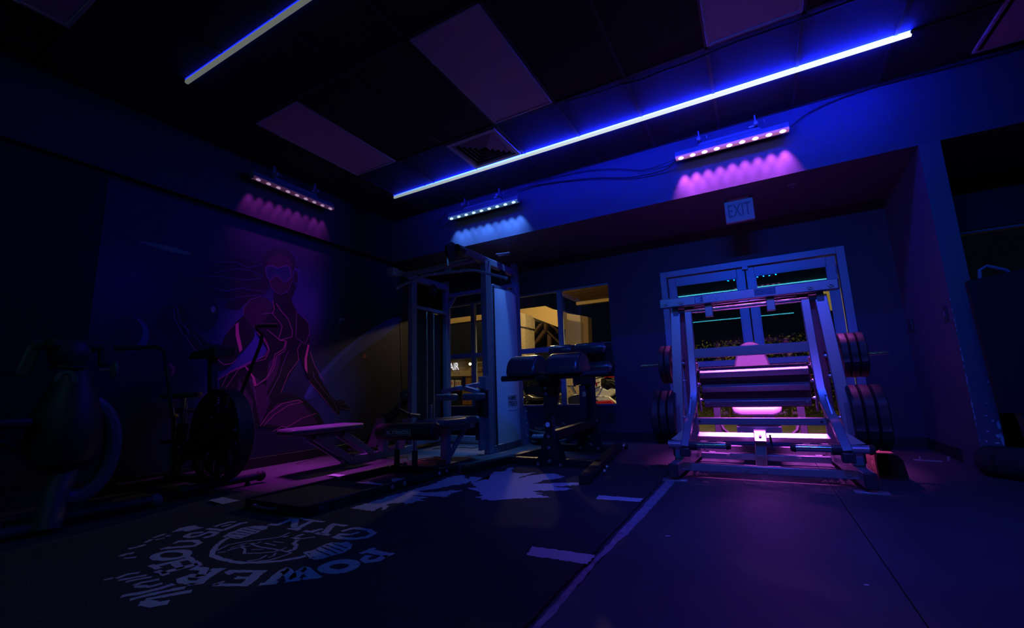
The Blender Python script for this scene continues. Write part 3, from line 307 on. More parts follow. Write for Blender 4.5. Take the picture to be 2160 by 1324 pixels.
# ---- LED strips
def strip(x0, x1, y, glow, core, gcol, label, ramp=None, bright=1.0):
    t = Thing('light_strip', label, 'light strip', ((x0 + x1) / 2, y, ZC), None)
    z = ZC - .021
    t.part('channel', MB().bx(x0, x1, y - .010, y + .010, z + .004, ZC - .003), BLK)
    dm = mat('strip_diffuser_' + label[:6], (0.5, 0.5, 0.5), 0.4, emit=core, strength=bright)
    gm = mat('strip_glow_' + label[:6], (0.0, 0.0, 0.0), 0.4, emit=gcol, strength=glow)
    for q_, rm in ((dm, ramp), (gm, ramp and (tuple(v * .05 for v in gcol), gcol))) if ramp else ():
        nt = q_.node_tree; p = nt.nodes['Principled BSDF']; tc = nt.nodes.new('ShaderNodeTexCoord'); sx = nt.nodes.new('ShaderNodeSeparateXYZ')
        nt.links.new(tc.outputs['Object'], sx.inputs[0]); mr = nt.nodes.new('ShaderNodeMapRange'); mr.inputs[1].default_value = (x0 - x1) / 2; mr.inputs[2].default_value = (x1 - x0) / 2
        r = nt.nodes.new('ShaderNodeValToRGB'); nt.links.new(sx.outputs[0], mr.inputs[0]); nt.links.new(mr.outputs[0], r.inputs[0])
        r.color_ramp.elements[0].color = (*rm[0], 1); r.color_ramp.elements[1].color = (*rm[1], 1)
        nt.links.new(r.outputs[0], p.inputs['Emission Color'])
    p0 = MB()
    p0.cyl((x0, y, z), (x1, y, z), .0165, 12)
    t.part('diffuser', p0, dm, label='glowing white core')
    t.part('side_lens', MB().bx(x0, x1, y - .0135, y - .0105, z + .010, z + .022), gm, label='saturated blue edge glow')
    t.part('side_lens', MB().bx(x0, x1, y + .0105, y + .0135, z + .010, z + .022), gm, label='saturated blue edge glow')
    for e in (x0, x1): t.part('end_cap', MB().bx(e - .006, e + .006, y - .018, y + .018, z - .006, ZC - .003), BLK)
    t.part('clip', MB().bx(x0 + .5, x0 + .52, y - .02, y + .02, z + .018, ZC), BLK)
strip(-3.76, 1.235, 3.88, STRIP_GLOW, (0.5, 0.75, 0.9), (0.004, 0.012, 1.0), 'long glowing blue light strip running diagonally across the ceiling', ramp=((0.26, 0.33, 0.30), (1.0, 1.1, 1.15)))
strip(-3.62, 1.235, 1.49, STRIP2_GLOW, (0.11, 0.12, 0.10), (0.004, 0.012, 1.0), 'dimmer light strip at the upper left, cut off by the top edge')
strip(-3.2, 2.2, -1.6, 2.0, (0.1, 0.75, 1.0), (0.0, 0.3, 0.6), 'turquoise ceiling strip behind the camera, seen mirrored in the door glass', bright=10)
strip(-3.2, 0.9, -3.1, 8.0, (0.1, 0.2, 0.9), (0.0, 0.075, 1.0), 'blue ceiling strip behind the camera, seen faintly mirrored in the door', bright=3)
strip(-3.0, 1.4, -7.6, 2.0, (0.1, 0.75, 1.0), (0.0, 0.3, 0.6), 'far turquoise ceiling strip at the end of the gym, mirrored in the door', bright=8)
# ---- wall washer bars
def bar(c0, c1, wall, col, beadcol, bead, energy, label, spot=76, zc=2.885, aim=None, narrow=.6, core=0, tilt=.30, ctilt=.03):
    c0, c1, wv = Vector(c0), Vector(c1), Vector(wall); d = (c1 - c0).normalized(); L = (c1 - c0).length; mid = (c0 + c1) / 2
    t = Thing('light_bar', label, 'light bar', (mid.x, mid.y, zc)); up = Z
    def P(a, o, z): v = c0 + d * a - wv * o; return (v.x, v.y, zc + z)
    t.part('housing', MB().add([P(a, o, z) for a in (0, L) for o, z in ((-.035, .07), (-.035, -.012), (.035, -.012), (.035, .02), (.015, .07))], [(0, 1, 2, 3, 4), (9, 8, 7, 6, 5)] + [(i, (i + 1) % 5, 5 + (i + 1) % 5, 5 + i) for i in range(5)]), GREYF, .003)
    t.part('housing_block', MB().add([P(a, o, z) for a, o, z in ((L * .22, -.02, .07), (L * .78, -.02, .07), (L * .78, .02, .07), (L * .22, .02, .07), (L * .24, -.015, .10), (L * .76, -.015, .10), (L * .76, .015, .10), (L * .24, .015, .10))], [(0, 1, 2, 3), (4, 5, 6, 7), (0, 1, 5, 4), (1, 2, 6, 5), (2, 3, 7, 6), (3, 0, 4, 7)]), GREYF, .002)
    sm = mat('bar_glow_' + label[:9], (0.1, 0.1, 0.1), 0.3, emit=beadcol, strength=bead * .12)
    bm_ = mat('bar_bead_' + label[:9], (0.5, 0.5, 0.5), 0.3, emit=tuple(min(1, .45 + .6 * x) for x in beadcol), strength=bead)
    t.part('lens_strip', MB().add([P(a, o, z) for a in (0.005, L - .005) for o, z in ((-.012, -.013), (.03, -.013), (.036, -.011), (.036, .012), (.03, -.0125))], [(0, 1, 2, 4), (9, 7, 6, 5)] + [(i, (i + 1) % 5, 5 + (i + 1) % 5, 5 + i) for i in range(5)]), sm, label='lit lens strip')
    for i in range(9):
        a = L * (i + .5) / 9; o = P(a, .028, -.014)
        t.part('led', MB().ball(o, .018, 10, (1.5 if abs(d.x) > .5 else .8, 1.5 if abs(d.y) > .5 else .8, .8)), bm_, label='glowing led')
        l = bpy.data.lights.new('led_lamp', 'SPOT'); l.energy = energy * random.uniform(.75, 1.25); l.color = col; l.spot_size = math.radians(spot); l.spot_blend = .9; l.shadow_soft_size = .012
        lo = bpy.data.objects.new('led_lamp', l); C.objects.link(lo); lo.parent = t.o
        q = P(a, .02, -.04); lo.location = Vector(q) - t.loc
        av = Vector(aim) if aim else Vector((0, 0, -1)) + wv * tilt
        zz_ = -av.normalized(); xx_ = (d - zz_ * d.dot(zz_)).normalized(); yy_ = zz_.cross(xx_)
        lo.rotation_euler = Matrix((xx_, yy_, zz_)).transposed().to_euler()
        lo.scale = (narrow, 1, 1)      # the lens throws a fan: narrow along the bar, wide across it
        if core:                       # the bright centre of the same beam
            l2 = bpy.data.lights.new('led_core', 'SPOT'); l2.energy = core; l2.color = col; l2.spot_size = math.radians(30); l2.spot_blend = .8; l2.shadow_soft_size = .012
            l2o = bpy.data.objects.new('led_core', l2); C.objects.link(l2o); l2o.parent = t.o; l2o.location = lo.location; l2o.scale = (.8, 1.45, 1)
            zz_ = (Z - wv * ctilt).normalized(); yy_ = zz_.cross(xx_); l2o.rotation_euler = Matrix((xx_, yy_, zz_)).transposed().to_euler()
    for f in (.24, .74):
        q = P(L * f, 0, .10)
        t.part('bracket', MB().beam(q, (q[0], q[1], ZC - .02), .012, .03).beam(P(L * f, -.09, .115), P(L * f, .03, .115), .03, .006), GREYF)
        t.part('knob', MB().cyl(P(L * f, .03, .12), P(L * f, .065, .12), .018, 10), GREYF)
        t.part('bolt', MB().cyl(P(L * f + .07, .02, .12), P(L * f + .07, .02, .15), .006, 8), STEEL)
    t.part('bracket_tag', MB().add([P(L * .68, .03, .105), P(L * .73, .03, .105), P(L * .73, .03, .118), P(L * .68, .03, .118)], [(0, 1, 2, 3)]), BLUET)
    return t
bar((-.485, 4.39, 0), (.485, 4.39, 0), (0, 1, 0), (0.85, 0.13, 1.0), (1.0, 0.3, 0.9), 3.0, PINK_BAR, 'pink light bar above the exit sign, casting magenta light down the wall', core=PINK_CORE, ctilt=0)
bar((-3.285, 4.39, 0), (-2.26, 4.39, 0), (0, 1, 0), (0.09, 0.30, 1.0), (0.25, 0.62, 1.0), 1.3, CYAN_BAR, 'icy blue light bar on the wall above the cable tower', narrow=.8, core=CYAN_CORE, ctilt=.02)
bar((XLS + .10, 2.39, 0), (XLS + .10, 3.37, 0), (-1, 0, 0), (0.72, 0.06, 0.95), (1.0, 0.3, 0.8), .35, LEFT_BAR, 'dim pink light bar on the left wall above the mural', core=LEFT_CORE, ctilt=-.16)
bar((-.4, 1.0, 0), (.6, 1.0, 0), (0, -1, 0), (0.0, 0.075, 1.0), (0.2, 0.4, 1.0), 1.5, BLUE_FILL, 'blue light bar overhead out of view, aimed at the leg press front', spot=96, narrow=1, aim=(-.05, 2.8, -1.9))
bar((-.3, -.2, 0), (.7, -.2, 0), (0, -1, 0), (0.40, 0.01, 1.0), (0.7, 0.2, 1.0), 1.5, PURPLE_FILL, 'purple light bar overhead behind the camera aimed at the floor before the leg press', spot=60, narrow=1, aim=(-.12, 3.0, -2.9))
# loose cables along the soffit and ceiling
def cable(pts, r, label, name='cable', m=CORD):
    P_ = [Vector(p) for p in pts]; out = []
    for i in range(len(P_) - 1):
        a, b_, c, d = P_[max(i - 1, 0)], P_[i], P_[i + 1], P_[min(i + 2, len(P_) - 1)]
        for k in range(6):
            t_ = k / 6; out.append(0.5 * ((2 * b_) + (-a + c) * t_ + (2 * a - 5 * b_ + 4 * c - d) * t_ ** 2 + (-a + 3 * b_ - 3 * c + d) * t_ ** 3))
    out.append(P_[-1]); return solo(name, MB().tube(out, r, 6), m, label, 'cable', tuple(P_[0]))
cable([(-.50, 4.42, 2.88), (-.62, 4.46, 2.84), (-.95, 4.47, 2.86), (-1.4, 4.47, 2.97), (-2.0, 4.47, 3.06), (-2.3, 4.45, 3.05)], .006, 'lower black cable sagging along the soffit between the pink and blue bars')
cable([(-.47, 4.44, 2.92), (-.8, 4.47, 2.90), (-1.1, 4.47, 3.0), (-1.5, 4.47, 3.08), (-2.1, 4.47, 3.11)], .004, 'thin upper black cable leaving the pink bar')
cable([(.5, 4.44, 2.93), (.7, 4.47, 3.05), (1.1, 4.47, 3.11), (1.9, 4.47, 3.09), (2.6, 4.47, 3.12), (3.6, 4.47, 3.10)], .005, 'black cable running right from the pink bar along the ceiling edge')
cable([(-3.3, 4.42, 2.88), (-3.45, 4.46, 2.84), (-3.55, 4.47, 2.9), (-3.4, 4.47, 3.02)], .005, 'looped black cable at the left end of the icy blue bar')
cable([(-.72, 3.31, 3.115), (-.55, 3.32, 3.10), (-.40, 3.325, 3.112), (-.2, 3.31, 3.10), (.1, 3.30, 3.112), (.5, 3.30, 3.108), (1.1, 3.30, 3.114)], .009, 'braided black cable taped to the ceiling by the top light')
cable([(-1.2, 3.28, 3.12), (-.95, 3.31, 3.118), (-.72, 3.31, 3.115)], .005, 'thin cable tail on the ceiling right of the centre light')
# sprinkler heads under the soffit
for x, y, lb in ((.48, 4.76, 'small sprinkler head right of the exit sign'), (-2.64, 4.78, 'small sprinkler head above the cable tower')):
    t = Thing('sprinkler_head', lb, 'sprinkler', (x, y, ZS))
    t.part('plate', MB().lathe((x, y, ZS), (0, 0, -1), [(0, .04), (.004, .04), (.008, .025), (.012, .012)], 20), GREYF)
    t.part('deflector', MB().cyl((x, y, ZS - .02), (x, y, ZS - .035), .006, 8).cyl((x, y, ZS - .035), (x, y, ZS - .038), .016, 12), GREYF)
# exit sign
t = Thing('exit_sign', 'unlit pale exit sign hanging from the soffit above the door', 'sign', (.015, 4.82, 2.4))
t.part('canopy', MB().bx(-.09, .11, 4.79, 4.86, 2.495, ZS), WHITEP, .004)
sg = t.part('housing', MB().bx(-.115, .145, 4.80, 4.85, 2.265, 2.495), WHITEP, .008)
tb = MB(); text(tb, 'EXIT', (-.085, 4.7975, 2.315), (.205, 0, 0), (0, 0, .135), 0.01)
t.part('lettering', tb, mat('exit_letter', (0.22, 0.22, 0.30), .5), parent=sg)
# ================================================================ windows and door
def window(name, x0, x1, z0, z1, mull, trans, fr=.045):
    e = bpy.data.objects.new(name, None); C.objects.link(e); e['kind'] = 'structure'
    def p(n, mb, m, bev=0): o = bpy.data.objects.new(n, mesh_of(n, mb, m)); C.objects.link(o); o.parent = e; add_bevel(o, bev); return o
    y0, y1 = YB + .03, YB + .09
    p('window_frame', MB().bx(x0, x1, y0, y1, z1 - fr * .6, z1).bx(x0, x1, y0, y1, z0, z0 + .012).bx(x0, x0 + .012, y0, y1, z0, z1).bx(x1 - .012, x1, y0, y1, z0, z1), ALU, .002)
    p('window_sill', MB().bx(x0, x1, YB - .008, YB + .03, z0 - .02, z0 + .004), WALL, .002)
    xx = [x0 + .012] + sum([[m - .032, m + .032] for m in mull], []) + [x1 - .012]
    for m in mull: p('mullion', MB().bx(m - .032, m + .032, y0 - .01, y1, z0, z1 - .02), ALU, .002)
    for i in range(0, len(xx), 2):
        p('transom', MB().bx(xx[i], xx[i + 1], y0, y1, trans - .036, trans + .036), ALU, .002)
        p('glass_pane', MB().bx(xx[i], xx[i + 1], YB + .055, YB + .057, z0 + .01, trans - .034), GLASS)
        p('glass_pane', MB().bx(xx[i], xx[i + 1], YB + .055, YB + .057, trans + .034, z1 - .02), GLASS)
    return e
window('window_1', *W1[:2], W1[2], W1[3], [-3.84, -2.36], 1.22)
window('window_2', W2[0], W2[1], W2[2], W2[3], [3.0], 1.22)
e = bpy.data.objects.new('door_1', None); C.objects.link(e); e['kind'] = 'structure'
def dp(n, mb, m, bev=0, par=None):
    o = bpy.data.objects.new(n, mesh_of(n, mb, m)); C.objects.link(o); o.parent = par or e; add_bevel(o, bev); return o
x0, x1, z1 = DR
dp('door_frame', MB().bx(x0, x0 + .075, YB - .02, YB + .12, 0, z1).bx(x1 - .075, x1, YB - .02, YB + .12, 0, z1).bx(x0 + .075, x1 - .075, YB - .02, YB + .12, z1 - .075, z1), ALU, .003)
dp('threshold', MB().bx(x0 + .075, x1 - .075, YB, YB + .12, 0, .012), GREYF)
for a, c, hx in ((x0 + .085, -.008, -1), (.004, x1 - .085, 1)):
    y0, y1 = YB + .02, YB + .065; zt = z1 - .085; s = .085
    leaf = dp('door_leaf', MB().bx(a, a + s, y0, y1, .015, zt).bx(c - s, c, y0, y1, .015, zt).bx(a + s, c - s, y0, y1, zt - .1, zt).bx(a + s, c - s, y0, y1, .015, .115), ALU, .003)
    dp('glazing_bead', MB().bx(a + s, a + s + .012, y0 - .006, y0, .115, zt - .1).bx(c - s - .012, c - s, y0 - .006, y0, .115, zt - .1).bx(a + s, c - s, y0 - .006, y0, zt - .112, zt - .1), ALU, par=leaf)
    dp('glass_pane', MB().bx(a + s, c - s, YB + .04, YB + .043, .115, zt - .1), DGLASS, par=leaf)
    dp('push_bar', MB().bx(a + .02, c - .02, y0 - .05, y0 - .01, .86, .93), ALU, .008, leaf)
    dp('push_rail', MB().bx(a + s, c - s, y0, y1, .80, .835), BLK, 0, leaf)
    dp('door_closer', MB().bx(c - .32 if hx < 0 else a + .05, c - .05 if hx < 0 else a + .32, y0 - .03, y0, zt + .008, zt + .04), BLK, .004, leaf)
    hxx = a + .004 if hx < 0 else c - .004
    for z_ in (.25, 1.0, 1.78): dp('hinge', MB().cyl((hxx, y0 - .006, z_), (hxx, y0 - .006, z_ + .1), .008, 8), GREYF, 0, leaf)
dp('latch_plate', MB().bx(-.03, .03, YB - .024, YB + .02, z1 - .11, z1 - .07), GREYF, .003)
PAPER = mat('tan_paper', (0.60, 0.48, 0.20), 0.8)
t = Thing('hanging_notice', 'tan rounded notice board outside, seen through the right door glass', 'notice', (.87, 6.8, 0))
t.part('board', MB().prism([(.835, 6.8, 1.56), (.845, 6.8, 1.53), (.92, 6.8, 1.53), (.935, 6.8, 1.55), (.935, 6.8, 1.86), (.86, 6.8, 1.86), (.85, 6.8, 1.78), (.83, 6.8, 1.72)], (0, .02, 0)), PAPER, .004)
t.part('post', MB().cyl((.90, 6.84, -.05), (.90, 6.84, 1.7), .015, 8), BLK)
# wall devices
t = Thing('light_switch', 'dark switch plate at chest height on the side of the column', 'switch', (1.332, 4.62, 1.15))
t.part('plate', MB().bx(1.325, 1.335, 4.575, 4.655, 1.09, 1.21), PLATE, .003); t.part('toggle', MB().bx(1.318, 1.325, 4.605, 4.625, 1.135, 1.165), GREYF, .002)
t = Thing('thermostat', 'dark square thermostat on the recess side wall beside the door', 'thermostat', (1.33, 5.5, 1.15))
t.part('body', MB().bx(1.315, 1.335, 5.45, 5.56, 1.10, 1.21), PLATE, .006); t.part('display', MB().bx(1.313, 1.315, 5.48, 5.53, 1.15, 1.18), DECALB)
t = Thing('power_outlet', 'pale triple power outlet low on the left wall by the bike', 'outlet', (XL, 1.57, .33))
t.part('plate', MB().bx(XL, XL + .008, 1.525, 1.615, .27, .39), OUTL, .003)
for y, z in ((1.55, .36), (1.59, .36), (1.55, .30)): t.part('socket', MB().bx(XL + .008, XL + .011, y - .012, y + .012, z - .013, z + .013), PLATE, .003)
t = Thing('power_outlet', 'black power outlet on the back wall behind the roller bench', 'outlet', (-1.72, YB, .32))
t.part('plate', MB().bx(-1.76, -1.66, YB - .008, YB, .22, .36), PLATE, .003); t.part('socket', MB().bx(-1.73, -1.69, YB - .012, YB - .008, .26, .32), DECALB)
t = Thing('door_hinge_plate', 'bent metal floor bracket lying at the foot of the column', 'bracket', (1.25, 4.62, 0))
t.part('plate', MB().prism([(1.03, 4.86, .001), (1.20, 4.83, .001), (1.20, 4.87, .001), (1.05, 4.90, .001)], (0, 0, .006)), STEEL); t.part('stud', MB().cyl((1.08, 4.88, 0), (1.08, 4.88, .03), .012, 8), STEEL)
t.part('stud', MB().cyl((1.26, 4.9, 0), (1.26, 4.9, .035), .014, 8), STEEL)
# ================================================================ turf with its woven-in prints
def jag(pts, closed=True, amp=.0045, step=.012):
    out = []; n = len(pts)
    for i in range(n if closed else n - 1):
        a, b_ = Vector(pts[i]), Vector(pts[(i + 1) % n]); L = (b_ - a).length; k = max(1, int(L / step))
        nn = Vector((-(b_ - a).y, (b_ - a).x)).normalized() if L > 0 else Vector((0, 0))
        for j in range(k): out.append(a + (b_ - a) * j / k + nn * random.uniform(-amp, amp))
    if not closed: out.append(Vector(pts[-1]))
    return out
def ribbon(mb, pts, w, to3, amp=.0035, step=.014):
    c = []
    for i in range(len(pts) - 1):
        a, b_ = Vector(pts[i]), Vector(pts[i + 1]); k = max(1, int((b_ - a).length / step))
        c += [a + (b_ - a) * j / k for j in range(k)]
    c.append(Vector(pts[-1])); L, Rr = [], []
    for i, p in enumerate(c):
        d = (c[min(i + 1, len(c) - 1)] - c[max(i - 1, 0)]); d = d.normalized() if d.length else Vector((1, 0)); n = Vector((-d.y, d.x))
        L.append(to3(p + n * (w / 2 + random.uniform(-amp, amp)))); Rr.append(to3(p - n * (w / 2 + random.uniform(-amp, amp))))
    m = len(c); mb.add(L + Rr, [(i, i + 1, m + i + 1, m + i) for i in range(m - 1)])
    return mb
tf = Thing('artificial_turf', 'dark turf strip with pale letters, emblem and wing prints', 'turf', (-1.9, 1.5, 0))
edge = [(-.655, -3.0), (-.66, 1.0), (-.672, 2.2), (-.68, 3.3), (-.70, 3.95), (-.95, 3.97), (-1.4, 3.96), (-2.0, 4.0), (-2.5, 3.98), (-3.12, 4.0), (-3.135, 2.5), (-3.14, -3.0)]
tf.part('pile', MB().prism([(x, y, 0) for x, y in jag(edge, amp=.003, step=.05)], (0, 0, .0115)), TURF)
lay = {}
for k, nm, w, pts in TURF_PRINT:
    pts = [(x / 1000, y / 1000) for x, y in pts]
    zz = .0122 + (.0004 if nm == 'emblem_groove' else 0) + .00005 * (len(lay) % 5)
    key = nm
    if nm.startswith('print_letter'): key = nm
    solo_ = nm in ('script_stroke', 'yard_mark', 'wing_print', 'emblem_groove'); mb = lay.setdefault((key, tuple(pts[0]) if solo_ else (round(pts[0][0] / .3), round(pts[0][1] / .3)) if nm[-2:] in ('_o', '_e') else 0), MB())
    if k == 's': ribbon(mb, pts, w / 1000, lambda p, zz=zz: (p.x, p.y, zz), amp=.003 if w > 15 else .0015)
    else:
        jp = jag(pts, amp=.014, step=.02) if nm == 'wing_print' else jag(pts, amp=.005, step=.012); mb.poly([(p.x, p.y, zz) for p in jp])
for (nm, _), mb in lay.items():
    tf.part({'script_stroke': 'script_lettering'}.get(nm, 'print_letter' if nm.startswith('print_letter') else nm), mb, TURF if nm == 'emblem_groove' else PRINT)
# worn tape beside the turf
ed = [(-.632, -1.0), (-.63, 0.9), (-.625, 1.4), (-.635, 1.8), (-.61, 2.2), (-.60, 2.8), (-.595, 3.4), (-.60, 3.75), (-.66, 3.75), (-.655, 2.2), (-.65, 1.0), (-.65, -1.0)]
solo('floor_tape', MB().prism([(p.x, p.y, .0002) for p in jag(ed, amp=.004, step=.04)], (0, 0, .0014)), TAPE, 'worn grey tape strip along the right edge of the turf', 'tape', (-.63, 1.5, 0))
for i, (x, y, l, lb) in enumerate([(-.45, 2.2, .02, 'tiny white scrap on the rubber floor beside the tape'), (.23, 1.95, .014, 'tiny pale fleck on the bare floor at the lower right'), (.86, 4.95, .03, 'small pale scrap near the base of the column wall')]):
    solo('paper_scrap', MB().prism([(x, y, .0005), (x + l, y + .003, .0005), (x + l * .9, y + .009, .0005), (x, y + .007, .0005)], (0, 0, .001)), DECAL, lb, 'scrap', (x, y, 0))
# ================================================================ mural on the left wall
mu = Thing('wall_mural', 'painted space mural of a goggled woman in a neon-lined suit', 'mural', (XL, 2.6, 0))
bgm = mat('mural_background', (0.012, 0.016, 0.075), 0.6, bump=(160, 0.3, 0.002)); nt = bgm.node_tree; P_ = nt.nodes['Principled BSDF']
tc = nt.nodes.new('ShaderNodeTexCoord'); acc = None      # the painted nebula: soft airbrushed patches
for (y, z, rr, s) in [(0.55, 1.75, .6, .5), (0.05, 1.2, .7, .9), (-.15, .62, .45, .9), (1.05, .75, .6, .7), (.95, .35, .5, .6), (-1.1, 1.6, .5, .2)]:
    vm = nt.nodes.new('ShaderNodeVectorMath'); vm.operation = 'DISTANCE'; vm.inputs[1].default_value = (0, y, z); nt.links.new(tc.outputs['Object'], vm.inputs[0])
    mr = nt.nodes.new('ShaderNodeMapRange'); mr.interpolation_type = 'SMOOTHSTEP'; mr.inputs[1].default_value = 0; mr.inputs[2].default_value = rr; mr.inputs[3].default_value = s; mr.inputs[4].default_value = 0
    nt.links.new(vm.outputs['Value'], mr.inputs[0])
    if acc is None: acc = mr.outputs[0]
    else:
        a = nt.nodes.new('ShaderNodeMath'); a.operation = 'ADD'; a.use_clamp = True; nt.links.new(acc, a.inputs[0]); nt.links.new(mr.outputs[0], a.inputs[1]); acc = a.outputs[0]
mx = nt.nodes.new('ShaderNodeMix'); mx.data_type = 'RGBA'; nt.links.new(acc, mx.inputs[0]); mx.inputs[6].default_value = (0.012, 0.014, 0.06, 1); mx.inputs[7].default_value = (0.08, 0.10, 0.55, 1)
nt.links.new(mx.outputs[2], P_.inputs['Base Color'])
mu.part('painted_sky', MB().bx(XL, XL + .003, 1.35, 4.75, .105, 2.47), bgm)
PC = dict(nebula=(.06, .08, .42), nebula2=(.10, .14, .65), planet_blue=(.06, .10, .35), bg=(.012, .014, .06), planet_pink=(.6, .08, .25), planet_grey=(.25, .3, .5), planet_red=(.5, .08, .12), shine=(.16, .20, .20),  # the pale streak is a reflected glow painted into the mural
          hair=(.010, .007, .03), hairline=(.05, .05, .22), suit=(.012, .006, .022), suit2=(.022, .014, .05), suit3=(.10, .015, .12), skin=(.055, .018, .06), goggle=(.02, .035, .17), goggleline=(.2, .05, .3), line=(.85, .14, .50), line2=(.40, .10, .42), pink=(1.0, .16, .45), lips=(.08, .01, .05), headphone=(.05, .07, .28), star=(.5, .5, .7))
seen = {}
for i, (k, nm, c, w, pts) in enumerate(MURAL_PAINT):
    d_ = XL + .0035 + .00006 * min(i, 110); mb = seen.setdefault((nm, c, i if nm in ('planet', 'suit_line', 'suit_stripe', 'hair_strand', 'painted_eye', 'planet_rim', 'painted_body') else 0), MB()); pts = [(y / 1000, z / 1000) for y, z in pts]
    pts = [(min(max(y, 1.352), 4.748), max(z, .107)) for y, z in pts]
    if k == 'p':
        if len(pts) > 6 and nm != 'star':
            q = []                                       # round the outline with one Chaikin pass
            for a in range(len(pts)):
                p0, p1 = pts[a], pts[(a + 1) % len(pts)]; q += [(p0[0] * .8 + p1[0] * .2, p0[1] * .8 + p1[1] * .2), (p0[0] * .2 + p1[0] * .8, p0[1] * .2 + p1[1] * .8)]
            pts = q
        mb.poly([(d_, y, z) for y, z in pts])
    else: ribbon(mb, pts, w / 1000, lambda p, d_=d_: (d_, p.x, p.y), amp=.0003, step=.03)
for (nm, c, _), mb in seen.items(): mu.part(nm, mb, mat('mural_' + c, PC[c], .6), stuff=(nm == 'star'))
# ================================================================ outside the windows
OM = dict(stone=mat('pebble_stone', (.36, .30, .20), .9, bump=(60, 1.0, .02), var=(30, (.55, .46, .30))), darkblue=mat('dark_storefront', (.012, .016, .03), .3), timber=mat('brown_timber', (.16, .085, .035), .7), beige=mat('beige_render', (.45, .36, .20), .85),
          brown=mat('brown_render', (.18, .12, .07), .85), tan=mat('tan_render', (.28, .20, .10), .85), tan2=mat('tan_fascia', (.42, .30, .13), .8), wood=mat('door_wood', (.28, .13, .05), .6), poster=mat('poster_paper', (.62, .60, .55), .8), red=mat('red_paint', (.42, .015, .02), .35),
          white=mat('white_fairing', (.75, .70, .62), .25, coat=.4), lens=mat('headlight_lens', (.25, .27, .40), .1), black=mat('engine_black', (.02, .02, .02), .35))
struct('ground_outside', MB().bx(-30, 14, YB + .2, 40, -.14, -.04), mat('night_asphalt', (.10, .085, .06), .9, bump=(40, .8, .01), var=(5, (.17, .14, .09))))
def opoly(t, nm, m, Y, th, pts, parent=None, bev=0.0): return t.part(nm, MB().prism([(x / 1000, Y, z / 1000) for x, z in pts], (0, th, 0)), OM[m], bev, parent)
E_ = OUTSIDE
tb = Thing('shop_building', 'tan shopfront with glowing letters across the car park', 'building', (-10, 12.4, 0))
ta = Thing('entrance_porch', 'stone and timber porch outside the right window bay', 'building', (-5, 9.5, 0))
tk = Thing('sport_motorcycle', 'white and red sport motorcycle parked outside the window', 'motorcycle', (-2.2, 7.0, -.04))
ln = 0
for nm, m, Y, th, pts in E_:
    if Y < 8: opoly(tk, nm, m, Y / 1, th, pts, bev=.012 if th > .05 else 0)
    elif nm in ('stone_block', 'back_panel', 'timber_brace', 'beige_wall', 'beige_wall_return', 'eave_board'): opoly(ta, nm, m, Y, th, pts)
    else: opoly(tb, nm, m, Y, th, pts)
for k in range(14): ta.part('ceiling_plank', MB().bx(-4.05, -2.0, 6.2 + .34 * k, 6.2 + .34 * k + .325, 2.92, 2.95), OM['timber'])
ta.part('roof_slab', MB().bx(-4.1, -1.95, 6.1, 11.2, 2.955, 3.1), OM['brown']); ta.part('beam', MB().bx(-4.05, -2.0, 10.98, 11.1, 2.84, 2.95), OM['tan2'])
bl = mat('lit_letter', (.8, .8, .85), .5, emit=(.85, .85, 1.0), strength=1.0); tx = MB(); text(tx, 'AIR', (-9.18, 12.17, 1.39), (.41, 0, 0), (0, 0, .24), .02); tb.part('lit_lettering', tx, bl)
for i, xx in enumerate([o for o in E_ if o[0] == 'poster']):
    x = sum(p[0] for p in xx[4]) / 4000; z = sum(p[1] for p in xx[4]) / 4000; tx = MB(); text(tx, 'B R', (x - .085, 12.245, z - .02), (.17, 0, 0), (0, 0, .10), .02); tb.part('poster_lettering', tx, OM['red'])
# motorcycle: wheels, bars and frame
for x in (-2.62, -1.2): tk.part('wheel', MB().lathe((x, 6.98, .27), (0, 1, 0), [(-.06, .20), (-.06, .29), (-.03, .31), (.03, .31), (.06, .29), (.06, .20), (.02, .18), (-.02, .18)], 28), OM['black'])
tk.part('seat', MB().bx(-1.75, -1.3, 6.95, 7.15, .72, .82), OM['black'], .03); tk.part('swingarm', MB().beam((-1.9, 7.0, .35), (-1.2, 7.0, .27), .05, .07), OM['black'])
tk.part('handlebar', MB().tube([(-2.25, 6.75, .80), (-2.12, 6.9, .84), (-2.12, 7.15, .84), (-2.2, 7.3, .80)], .012, 8), OM['black'])
tk.part('fork', MB().cyl((-2.3, 6.93, .75), (-2.62, 6.93, .27), .022, 10), STEEL); tk.part('mirror', MB().ball((-2.3, 6.72, .88), .05, 10, (1, .4, .7)), OM['black'])
for k in range(7): tk.part('engine_cable', MB().tube([(-2.2 + .05 * k, 6.99, .80 - .02 * (k % 3)), (-2.08 + .05 * k, 6.97, .74 + .02 * (k % 2)), (-1.98 + .04 * k, 6.99, .68 + .03 * (k % 3))], .008, 6), STEEL if k % 2 else OM['black'])
tx = MB(); text(tx, 'RR-R', (-2.35, 6.96, .505), (.18, 0, .0), (0, 0, .022), .01); tk.part('fairing_lettering', tx, OM['black'])
tc_ = Thing('cruiser_motorcycle', 'low black cruiser motorcycle outside, behind the white bike', 'motorcycle', (-3.5, 7.5, -.04))
tc_.part('seat', MB().prism([(-3.86, 7.42, .55), (-3.80, 7.42, .58), (-3.70, 7.42, .53), (-3.6, 7.42, .51), (-3.48, 7.42, .52), (-3.40, 7.42, .56), (-3.42, 7.42, .48), (-3.80, 7.42, .46)], (0, .22, 0)), BLKG, .025)
tc_.part('tank', MB().ball((-3.25, 7.53, .50), .15, 16, (1.5, .8, .65)), BLKG); tc_.part('fender', MB().prism([(-4.25, 7.45, .35), (-4.15, 7.45, .50), (-4.0, 7.45, .56), (-3.85, 7.45, .52), (-3.9, 7.45, .40)], (0, .14, 0)), BLKG, .02)
